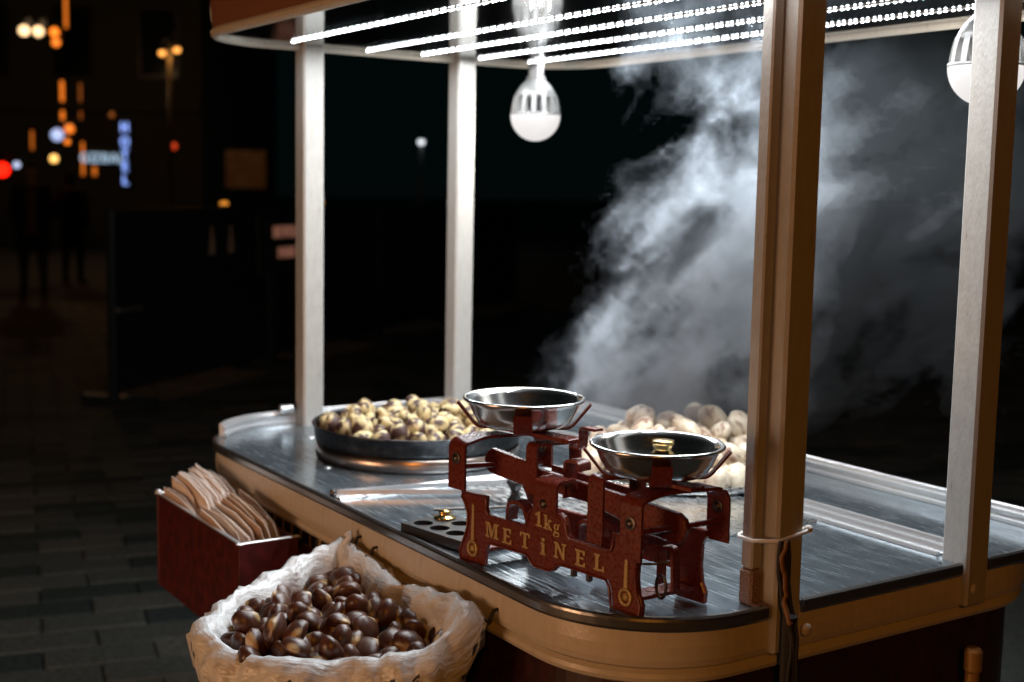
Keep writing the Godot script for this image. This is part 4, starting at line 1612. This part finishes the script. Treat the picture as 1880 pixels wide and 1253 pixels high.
func added_display_case(at: Vector3, facing: float, c: Color, energy: float) -> void:
	# display case added out of view, to throw soft peach light from the left
	var t := thing("added_display_case", "unseen display case added left of the cart for its soft peach light", "display case", at)
	t.rotation.y = facing
	var b := MB.new()
	b.box(Vector3(0, 0.20, -0.15), Vector3(1.5, 0.40, 0.40), 0.01)
	b.box(Vector3(0, 1.35, -0.15), Vector3(1.5, 0.10, 0.40), 0.01)
	for x in [-0.72, 0.72]: b.box(Vector3(x, 0.85, -0.15), Vector3(0.06, 0.898, 0.40), 0.005)
	b.box(Vector3(0, 0.85, -0.33), Vector3(1.376, 0.898, 0.03), 0.0)
	local("case", b, M.black, t)
	b = MB.new()
	b.box(Vector3(0, 0.85, 0.02), Vector3(1.37, 0.89, 0.02), 0.0)
	local("added_glow_pane", b, glow(c, 1.2), t)
	var l := AreaLight3D.new()
	l.name = "added_case_light"
	l.area_size = Vector2(1.36, 0.88)
	l.light_color = c
	l.light_energy = energy
	l.shadow_enabled = true
	l.position = Vector3(0, 0.85, 0.035)
	l.rotation.y = PI
	t.add_child(l)


func street() -> void:
	var amber := Color(1.0, 0.50, 0.12)
	var warm := Color(1.0, 0.82, 0.60)
	var white := Color(0.85, 0.9, 1.0)
	# lamps that light the cart from outside the frame: one behind the camera, an added glowing case on the left
	mast("street lamp behind the photographer shining orange on the cart", -0.2, 3.4, -4.0, [[0.0, 0.0]], Color(1.0, 0.61, 0.19), 6.0, 0.16, 8.5)
	added_display_case(Vector3(-4.4, 0, -0.6), deg_to_rad(92), Color(1.0, 0.75, 0.55), 5.0)
	# buildings
	building("dark building on the left with narrow lit amber windows", -22.0, -7.6, 32.0, 14.0, 10.0, M.wall2, [[-10.82, 5.2, 6.6, 0.07, amber, 0.9], [-10.95, 3.0, 3.95, 0.08, amber, 1.1], [-10.51, 3.05, 3.9, 0.05, amber, 0.25], [-10.48, 1.7, 2.5, 0.06, amber, 0.8], [-11.7, 2.3, 2.75, 0.06, amber, 0.5], [-10.2, 1.7, 1.95, 0.10, amber, 0.6]], 1)
	#building("dark building straight down the street", -7.0, 4.0, 46.0, 17.0, 10.0, M.wall, [], 2)
	#building("dark building behind the smoke", 5.0, 26.0, 38.0, 15.0, 10.0, M.wall, [], 3)
	# lamps and signs down the street
	wall_lamp("left white spotlight of a pair high on the left", -9.64, 4.47, 26.0, 0.10, warm, 2.6, "pair of white spotlights", 0.6)
	wall_lamp("right white spotlight of a pair high on the left", -9.36, 4.46, 26.0, 0.10, warm, 2.6, "pair of white spotlights", 0.6)
	wall_lamp("amber lamp beside the pair of white spotlights", -10.09, 4.78, 29.0, 0.10, amber, 1.9)
	wall_lamp("amber lamp under another amber lamp high on the left", -10.06, 4.56, 29.0, 0.09, amber, 1.6)
	wall_lamp("bluish white lamp in the middle of the left lights", -9.73, 2.53, 28.0, 0.13, Color(0.72, 0.80, 1.0), 1.1)
	wall_lamp("orange lamp right of the bluish white lamp", -9.47, 2.66, 28.0, 0.10, amber, 1.3)
	wall_lamp("small orange lamp below another orange lamp", -9.18, 2.36, 27.0, 0.055, amber, 1.6)
	wall_lamp("pale yellow lamp low among the left lights", -9.81, 2.03, 28.0, 0.085, Color(1.0, 0.76, 0.40), 2.4)
	wall_lamp("pinkish lamp at the foot of the amber strip", -8.13, 1.54, 24.0, 0.05, Color(1.0, 0.70, 0.58), 0.9)
	wall_lamp("small white lamp near the red light", -9.47, 1.85, 25.0, 0.06, Color(0.8, 0.85, 1.0), 1.3)
	wall_lamp("red signal light at the left edge", -7.80, 1.72, 20.0, 0.11, Color(1.0, 0.10, 0.03), 3.2)
	wall_lamp("dim orange lamp above the vertical sign", -7.95, 2.87, 26.0, 0.05, amber, 0.22)
	wall_lamp("small red orange lamp in the middle distance", -7.26, 2.34, 28.0, 0.07, Color(1.0, 0.28, 0.12), 0.8)
	mast("two-armed street lamp with amber globes in the distance", -6.28, 3.66, 24.0, [[-0.13, 0.24], [0.14, 0.30]], Color(1.0, 0.66, 0.30), 2.6, 0.06, 0.6)
	mast("distant street lamp with one white globe between the far posts", -2.35, 2.6, 33.0, [[0.0, 0.1]], Color(0.95, 0.97, 1.0), 1.8, 0.08, 0.5)
	# signs
	var t := street_thing("shop_sign", "small horizontal lit shop sign in the distance", "sign", -8.45, 2.04, 27.0)
	var b := MB.new()
	b.box(Vector3(0, 0, 0), Vector3(0.72, 0.34, 0.10), 0.02)
	local("case", b, M.black, t)
	var font := SystemFont.new()
	font.font_names = PackedStringArray(["Droid Sans"])
	font.font_weight = 700
	sign_text("GIZBAL", 0.20, Vector3(0, 0.0, 0.055), t, font, glow(Color(0.70, 0.84, 0.95), 0.75))
	t = street_thing("vertical_sign", "vertical lit sign of five pale blue letters", "sign", -7.97, 2.13, 27.0)
	b = MB.new()
	b.box(Vector3(0, 0, 0), Vector3(0.30, 1.5, 0.12), 0.02)
	local("case", b, M.black, t)
	var vs := ["H", "O", "T", "E", "L"]
	var ys := [0.54, 0.25, 0.0, -0.25, -0.53]
	for i in 5: sign_text(vs[i], 0.20, Vector3(-0.01, ys[i], 0.065), t, font, glow(Color(0.52, 0.66, 1.0), 1.5))
	# poster in a dim shop window
	t = street_thing("shop_poster", "dim brown poster on a shop front far behind the barrier", "poster", -6.13, 1.9, 30.0)
	b = MB.new()
	b.box(Vector3.ZERO, Vector3(0.98, 0.92, 0.06), 0.01)
	local("frame", b, M.black, t)
	b = MB.new()
	b.box(Vector3(0, 0, 0.035), Vector3(0.90, 0.84, 0.012), 0.0)
	var pm := mat(Color.WHITE, 0.8)
	pm.albedo_texture = noise_tex(0.01, 3, lin(0.26, 0.13, 0.06), lin(0.34, 0.27, 0.20), 90)
	tri_map(pm, Vector3(0.6, 0.6, 0.6))
	local("poster_screen", b, pm, t)
	barriers()
	# passers-by
	person("person", "person in a dark coat and jeans standing at the left edge", -6.40, 17.4, 1.80, Color(0.006, 0.007, 0.008), Color(0.10, 0.04, 0.02), Color(0.022, 0.034, 0.042), 0.25)
	person("person", "person in dark clothes walking away behind the barrier end", -6.75, 20.0, 1.72, Color(0.005, 0.006, 0.007), Color(0.006, 0.006, 0.007), Color(0.006, 0.007, 0.008), 3.0)


func sign_text(txt: String, size_m: float, at: Vector3, parent: Node3D, font: Font, m: Material) -> void:
	var tm := TextMesh.new()
	tm.font = font
	tm.text = txt
	tm.font_size = 48
	tm.pixel_size = size_m / 36.0
	tm.depth = 0.02
	tm.curve_step = 3.0
	var o := MeshInstance3D.new()
	o.name = "lettering"
	o.mesh = tm
	o.material_override = m
	o.position = at
	parent.add_child(o, true)


func barriers() -> void:
	# a line of dark crowd barriers from left to right behind the cart
	var a := Vector2(1.17, 7.68)
	var dir := Vector2(0.78, 0.62).normalized()
	var len := 2.3
	var names := ["dark barrier panel standing nearest, left of the cart", "dark barrier panel with the lettered sign behind the left post", "dark barrier panel between the two far posts", "dark barrier panel farthest right behind the cart"]
	for k in 4:
		var c := a + dir * (len * (k + 0.5))
		var t := thing("street_barrier", names[k], "barrier", Vector3(c.x, 0, -c.y), "row of dark barriers")
		t.rotation.y = atan2(dir.y, dir.x)
		var b := MB.new()
		b.box(Vector3(0, 0.74, 0), Vector3(len - 0.10, 1.20, 0.03), 0.004)
		local("panel", b, M.navy, t)
		for s in [-1, 1]:
			b = MB.new()
			b.box(Vector3(s * (len * 0.5 - 0.035), 0.70, 0), Vector3(0.06, 1.38, 0.06), 0.008)
			var p := local("upright", b, M.navyframe, t)
			b = MB.new()
			b.box(Vector3(s * (len * 0.5 - 0.10), 0.03, 0), Vector3(0.10, 0.06, 0.60), 0.01)
			local("foot", b, M.navyframe, p)
		b = MB.new()
		b.box(Vector3(0, 1.365, 0), Vector3(len - 0.13, 0.045, 0.05), 0.008)
		local("top_rail", b, M.navyframe, t)
		b = MB.new()
		b.box(Vector3(0, 0.12, 0), Vector3(len - 0.13, 0.045, 0.05), 0.008)
		local("bottom_rail", b, M.navyframe, t)
		if k == 0:
			b = MB.new()
			b.box(Vector3(-0.98, 0.68, 0.045), Vector3(0.30, 0.03, 0.03), 0.006)
			local("latch", b, mat(lin(0.25, 0.27, 0.26), 0.4, 0.6), t)
			for x in [0.18, 0.47]:
				b = MB.new()
				b.lathe(Vector3(x, 1.22, 0.022), PackedVector2Array([Vector2(0, 0), Vector2(0.022, 0.0), Vector2(0.022, 0.003), Vector2(0, 0.003)]), 14, Basis(Vector3(1, 0, 0), Vector3(0, 0, 1), Vector3(0, -1, 0)))
				b.prism(PackedVector2Array([Vector2(-0.045, -0.10), Vector2(0.045, -0.10), Vector2(0.02, 0.075), Vector2(-0.02, 0.075)]), 0.004, 0.001, Transform3D(Basis.IDENTITY, Vector3(x, 1.12, 0.022)))
				local("pale_mark", b, mat(lin(0.5, 0.42, 0.34), 0.5), t)
	# sign board on the first and second panel
	var c2 := a + dir * 2.45
	var sg := thing("notice_board", "dark notice board with two lines of pink lettering on the barrier", "sign", Vector3(c2.x, 1.08, -c2.y))
	sg.rotation.y = atan2(dir.y, dir.x)
	var bb := MB.new()
	bb.box(Vector3(0, 0, 0.055), Vector3(0.92, 0.50, 0.02), 0.004)
	local("board", bb, mat(lin(0.012, 0.030, 0.034), 0.5), sg)
	var font := SystemFont.new()
	font.font_names = PackedStringArray(["Droid Sans"])
	font.font_weight = 700
	var ink := glow(Color(1.0, 0.66, 0.54), 0.13)  # lettering is no lamp: a faint glow is added to lift its brightness
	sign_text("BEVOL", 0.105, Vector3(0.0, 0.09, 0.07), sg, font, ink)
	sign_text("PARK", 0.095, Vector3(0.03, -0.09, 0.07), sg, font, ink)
	for q in [[1.55, "amber warning lamp on the barrier left of the post"], [3.25, "amber warning lamp on the barrier right of the left post"]]:
		var p: Vector2 = a + dir * q[0]
		var w := thing("warning_lamp", q[1], "warning lamp", Vector3(p.x, 1.388, -p.y), "warning lamps on the barriers")
		bb = MB.new()
		bb.lathe(Vector3.ZERO, PackedVector2Array([Vector2(0, 0), Vector2(0.05, 0), Vector2(0.05, 0.015), Vector2(0.03, 0.02)]), 12, Basis.IDENTITY, [1, 2])
		local("base", bb, M.black, w)
		bb = MB.new()
		bb.lathe(Vector3(0, 0.02, 0), PackedVector2Array([Vector2(0.035, 0), Vector2(0.035, 0.015), Vector2(0.02, 0.028), Vector2(0, 0.03)]), 12)
		local("lens", bb, glow(Color(1.0, 0.62, 0.20), 0.9), w)


# ------------------------------------------------------------------ implicit surfaces (people, smoke)
func nets(F: PackedFloat32Array, nx: int, ny: int, nz: int, iso: float, place: Callable, col = null) -> ArrayMesh:
	var vid := PackedInt32Array()
	vid.resize(nx * ny * nz)
	vid.fill(-1)
	var verts := PackedVector3Array()
	var cols := PackedColorArray()
	var sy := nx
	var sz := nx * ny
	for z in nz - 1:
		for y in ny - 1:
			var base := z * sz + y * sy
			for x in nx - 1:
				var i := base + x
				var a := F[i] > iso
				var c := int(a) + int(F[i + 1] > iso) + int(F[i + sy] > iso) + int(F[i + sy + 1] > iso) + int(F[i + sz] > iso) + int(F[i + sz + 1] > iso) + int(F[i + sz + sy] > iso) + int(F[i + sz + sy + 1] > iso)
				if c == 0 or c == 8: continue
				var s := Vector3.ZERO
				var n := 0
				for e in 12:
					var axis := e >> 2
					var o1 := e & 1
					var o2 := (e >> 1) & 1
					var p := Vector3(0, o1, o2) if axis == 0 else (Vector3(o1, 0, o2) if axis == 1 else Vector3(o1, o2, 0))
					var j := i + int(p.x) + int(p.y) * sy + int(p.z) * sz
					var k := j + (1 if axis == 0 else (sy if axis == 1 else sz))
					var f0 := F[j] - iso
					var f1 := F[k] - iso
					if (f0 > 0.0) == (f1 > 0.0): continue
					p[axis] += f0 / (f0 - f1)
					s += p
					n += 1
				vid[i] = verts.size()
				var g := Vector3(x, y, z) + s / maxf(n, 1)
				verts.append(place.call(g))
	var idx := PackedInt32Array()
	for z in range(1, nz - 1):
		for y in range(1, ny - 1):
			var base := z * sz + y * sy
			for x in range(1, nx - 1):
				var i := base + x
				var a := F[i] > iso
				if a != (F[i + 1] > iso):
					_quad(idx, vid[i], vid[i - sy], vid[i - sy - sz], vid[i - sz], a)
				if a != (F[i + sy] > iso):
					_quad(idx, vid[i], vid[i - sz], vid[i - sz - 1], vid[i - 1], a)
				if a != (F[i + sz] > iso):
					_quad(idx, vid[i], vid[i - 1], vid[i - 1 - sy], vid[i - sy], a)
	if idx.is_empty(): return null
	var vol := 0.0
	for k in range(0, idx.size(), 3):
		vol += verts[idx[k]].dot(verts[idx[k + 1]].cross(verts[idx[k + 2]]))
	if vol > 0.0:
		for k in range(0, idx.size(), 3):
			var q := idx[k + 1]
			idx[k + 1] = idx[k + 2]
			idx[k + 2] = q
	var nor := PackedVector3Array()
	nor.resize(verts.size())
	for k in range(0, idx.size(), 3):
		var n := (verts[idx[k + 2]] - verts[idx[k]]).cross(verts[idx[k + 1]] - verts[idx[k]])
		for q in 3: nor[idx[k + q]] += n
	for k in nor.size(): nor[k] = nor[k].normalized()
	var arr := []
	arr.resize(Mesh.ARRAY_MAX)
	arr[Mesh.ARRAY_VERTEX] = verts
	arr[Mesh.ARRAY_NORMAL] = nor
	arr[Mesh.ARRAY_INDEX] = idx
	if col != null:
		for v in verts: cols.append(col.call(v))
		arr[Mesh.ARRAY_COLOR] = cols
	var am := ArrayMesh.new()
	am.add_surface_from_arrays(Mesh.PRIMITIVE_TRIANGLES, arr)
	return am


func _quad(idx: PackedInt32Array, a: int, b: int, c: int, d: int, flip: bool) -> void:
	if a < 0 or b < 0 or c < 0 or d < 0: return
	if flip: idx.append_array(PackedInt32Array([a, b, c, a, c, d]))
	else: idx.append_array(PackedInt32Array([a, c, b, a, d, c]))


func capsules(bones: Array, lo: Vector3, cell: float, nx: int, ny: int, nz: int, k: float) -> PackedFloat32Array:
	# bones: [a, b, ra, rb]; value > 0 inside
	var F := PackedFloat32Array()
	F.resize(nx * ny * nz)
	F.fill(-1.0)
	for bn in bones:
		var a: Vector3 = bn[0]
		var b: Vector3 = bn[1]
		var R: float = maxf(bn[2], bn[3]) + 3.0 * k
		var mn := (a.min(b) - Vector3.ONE * R - lo) / cell
		var mx := (a.max(b) + Vector3.ONE * R - lo) / cell
		var ab := b - a
		var l2 := maxf(ab.length_squared(), 1e-9)
		for z in range(maxi(0, int(mn.z)), mini(nz, int(mx.z) + 2)):
			for y in range(maxi(0, int(mn.y)), mini(ny, int(mx.y) + 2)):
				for x in range(maxi(0, int(mn.x)), mini(nx, int(mx.x) + 2)):
					var p := lo + Vector3(x, y, z) * cell
					var t := clampf((p - a).dot(ab) / l2, 0.0, 1.0)
					var v: float = lerpf(bn[2], bn[3], t) - p.distance_to(a + ab * t)
					var i := z * nx * ny + y * nx + x
					var h := clampf(0.5 + 0.5 * (v - F[i]) / k, 0.0, 1.0)
					F[i] = lerpf(F[i], v, h) + k * h * (1.0 - h)
	return F


func person(called: String, label: String, r: float, d: float, height: float, coat: Color, shirt: Color, legs: Color, turn: float) -> void:
	var t := street_thing(called, label, "person", r, 0.0, d, "passers-by in the dark street")
	t.basis = SB * Basis(UP, turn)
	var H := height / 1.8
	var v := func(x: float, y: float, z: float) -> Vector3: return Vector3(x, y, z) * H
	var bones := []
	for s in [-1.0, 1.0]:
		bones.append([v.call(s * 0.10, 0.93, 0), v.call(s * 0.12, 0.50, 0.02), 0.092, 0.066])
		bones.append([v.call(s * 0.12, 0.50, 0.02), v.call(s * 0.13, 0.09, -0.01), 0.062, 0.043])
		bones.append([v.call(s * 0.13, 0.045, -0.03), v.call(s * 0.15, 0.035, 0.15), 0.045, 0.036])
		bones.append([v.call(s * 0.17, 1.45, 0), v.call(s * 0.25, 1.17, -0.04), 0.068, 0.054])
		bones.append([v.call(s * 0.25, 1.17, -0.04), v.call(s * 0.19, 0.97, 0.11), 0.052, 0.044])
		# hand with the fingers tucked into the coat pocket
		bones.append([v.call(s * 0.19, 0.97, 0.11), v.call(s * 0.165, 0.90, 0.135), 0.036, 0.030])
	bones.append([v.call(0, 0.97, 0), v.call(0, 1.18, 0.0), 0.135, 0.128])
	bones.append([v.call(-0.06, 1.36, 0.0), v.call(0.06, 1.36, 0.0), 0.130, 0.130])
	bones.append([v.call(0, 1.44, -0.01), v.call(0, 1.56, 0.01), 0.064, 0.056])
	bones.append([v.call(0, 1.66, 0.012), v.call(0, 1.70, 0.0), 0.088, 0.092])
	bones.append([v.call(0, 1.605, 0.045), v.call(0, 1.62, 0.04), 0.050, 0.055])
	bones.append([v.call(0, 1.655, 0.10), v.call(0, 1.635, 0.112), 0.010, 0.014])
	for s in [-1.0, 1.0]: bones.append([v.call(s * 0.088, 1.655, 0.0), v.call(s * 0.092, 1.635, 0.0), 0.016, 0.012])
	var cell := 0.024
	var lo := Vector3(-0.46, -0.05, -0.26)
	var nx := 40
	var ny := 82
	var nz := 24
	var F := capsules(bones, lo, cell, nx, ny, nz, 0.03)
	var skin := Color(0.36, 0.22, 0.15)
	var pick := func(p: Vector3) -> Color:
		var y := p.y / H
		if y > 1.52: return skin
		if y > 0.86: return shirt if absf(p.x) < 0.07 and p.z > 0.0 else coat
		if y > 0.10: return legs
		return Color(0.012, 0.010, 0.010)
	var place := func(g: Vector3) -> Vector3: return lo + g * cell
	var am := nets(F, nx, ny, nz, 0.0, place, pick)
	var o := MeshInstance3D.new()
	o.name = "body"
	o.mesh = am
	var m := mat(Color.WHITE, 0.8)
	m.vertex_color_use_as_albedo = true
	o.material_override = m
	t.add_child(o)
	# hair cap and open coat skirts
	var hb := [[v.call(0, 1.70, -0.022), v.call(0, 1.73, -0.01), 0.094, 0.090], [v.call(0, 1.63, -0.05), v.call(0, 1.66, -0.045), 0.062, 0.07]]
	var lo2: Vector3 = v.call(-0.14, 1.50, -0.18)
	var F2 := capsules(hb, lo2, 0.016, 18, 24, 20, 0.02)
	var place2 := func(g: Vector3) -> Vector3: return lo2 + g * 0.016
	var am2 := nets(F2, 18, 24, 20, 0.0, place2)
	o = MeshInstance3D.new()
	o.name = "hair"
	o.mesh = am2
	o.material_override = mat(lin(0.012, 0.009, 0.007), 0.7)
	t.add_child(o)
	var b := MB.new()
	for s in [-1.0, 1.0]:
		var path := PackedVector3Array()
		for q in 9:
			var a: float = lerpf(0.35, PI, q / 8.0)
			path.append(Vector3(s * sin(a) * 0.205, 0.92, cos(a) * 0.15) * H)
		for q in 8:
			var A := path[q]
			var C := path[q + 1]
			var A2 := A * Vector3(1.10, 0, 1.10) + UP * 0.62 * H
			var C2 := C * Vector3(1.10, 0, 1.10) + UP * 0.62 * H
			var A0 := A * Vector3(0.86, 0, 0.9) + UP * 1.22 * H
			var C0 := C * Vector3(0.86, 0, 0.9) + UP * 1.22 * H
			b.quad(A0, C0, C, A, 3)
			b.quad(A, C, C2, A2, 3)
	var cm := mat(coat.linear_to_srgb(), 0.85)
	o = MeshInstance3D.new()
	o.name = "coat"
	o.mesh = b.mesh(false)
	o.material_override = cm
	t.add_child(o)


# ------------------------------------------------------------------ smoke
func smoke() -> void:
	var root := Node3D.new()
	root.name = "smoke"
	root.set_meta("kind", "stuff")
	root.set_meta("label", "pale smoke rolling up from the hot chestnuts and drifting right")
	root.set_meta("category", "smoke")
	add_child(root)
	var org := W(0.52, 0.85, 0.03)
	var a0 := -0.46
	var b0 := -0.34
	var cell := Vector3(0.0145, 0.0145, 0.024)
	var nx := 108
	var ny := 72
	var nz := 30
	var n1 := FastNoiseLite.new()
	n1.seed = 12
	n1.noise_type = FastNoiseLite.TYPE_SIMPLEX_SMOOTH
	n1.frequency = 1.0
	n1.fractal_octaves = 5
	n1.fractal_gain = 0.6
	n1.domain_warp_enabled = true
	n1.domain_warp_amplitude = 0.9
	n1.domain_warp_frequency = 0.8
	n1.domain_warp_fractal_octaves = 3
	var n2 := FastNoiseLite.new()
	n2.seed = 41
	n2.noise_type = FastNoiseLite.TYPE_SIMPLEX_SMOOTH
	n2.frequency = 1.0
	n2.fractal_type = FastNoiseLite.FRACTAL_RIDGED
	n2.fractal_octaves = 3
	n2.domain_warp_enabled = true
	n2.domain_warp_amplitude = 0.7
	n2.domain_warp_frequency = 0.7
	var F := PackedFloat32Array()
	F.resize(nx * ny * nz)
	var ca := cos(0.66)
	var sa := sin(0.66)
	for z in nz:
		for y in ny:
			for x in nx:
				var i := z * nx * ny + y * nx + x
				if x == 0 or y == 0 or z == 0 or x == nx - 1 or y == ny - 1 or z == nz - 1:
					F[i] = -1.0
					continue
				var a := a0 + x * cell.x
				var h := y * cell.y
				var b := b0 + z * cell.z
				var p := Vector3((a * ca + h * sa) * 2.7, (-a * sa + h * ca) * 5.6, b * 2.4)
				var n := n1.get_noise_3dv(p)
				var left := -0.30 + 0.14 * smoothstep(0.34, 0.48, h) + 0.09 * smoothstep(0.56, 0.74, h) - 0.06 * smoothstep(0.82, 0.98, h)
				var e := smoothstep(left - 0.02, left + 0.20, a + n * 0.26)
				var far := smoothstep(0.16, 0.42, a)
				e *= 1.0 - far * (1.0 - 0.50 * smoothstep(0.05, 0.90, h + n * 0.2)) * 0.90
				e *= 1.0 - smoothstep(0.62, 0.94, a)
				var th := 0.15 + 0.13 * smoothstep(0.0, 0.7, h)
				var bc := 0.05 * sin(h * 5.0 + a * 3.0) + 0.09 * (1.0 - smoothstep(0.05, 0.28, h))
				e *= 1.0 - smoothstep(th * 0.3, th, absf(b - bc))
				e *= smoothstep(0.02, 0.14, h) * (1.0 - 0.55 * smoothstep(0.84, 1.0, h))
				if e <= 0.01:
					F[i] = -0.2
					continue
				var rd := n2.get_noise_3dv(Vector3(p.x * 0.8, p.y * 0.8, p.z * 0.7))
				var core := exp(-pow((a - 0.06 - 0.25 * (h - 0.2)) / 0.16, 2.0)) * (1.0 - smoothstep(0.45, 0.75, h))
				F[i] = e * (0.27 + (1.35 * n + 0.34 * rd) * (1.0 - 0.66 * far) + 0.36 * core) * (1.24 - 0.46 * h) * (1.0 - 0.30 * far)
	var rt := SB.x
	var fw := -SB.z
	var place := func(g: Vector3) -> Vector3: return org + rt * (a0 + g.x * cell.x) + UP * (g.y * cell.y) + fw * (b0 + g.z * cell.z)
	var levels := [[0.03, 0.11], [0.13, 0.28], [0.24, 0.5], [0.36, 0.8], [0.48, 1.2], [0.60, 1.6], [0.74, 2.1]]
	for q in levels:
		var am := nets(F, nx, ny, nz, q[0], place)
		if am == null: continue
		var fm := FogMaterial.new()
		fm.albedo = Color(0.90, 0.95, 1.0)
		fm.density = q[1]
		var o := MeshInstance3D.new()
		o.name = "wisp"
		o.mesh = am
		o.material_override = fm
		o.set_meta("kind", "stuff")
		root.add_child(o, true)
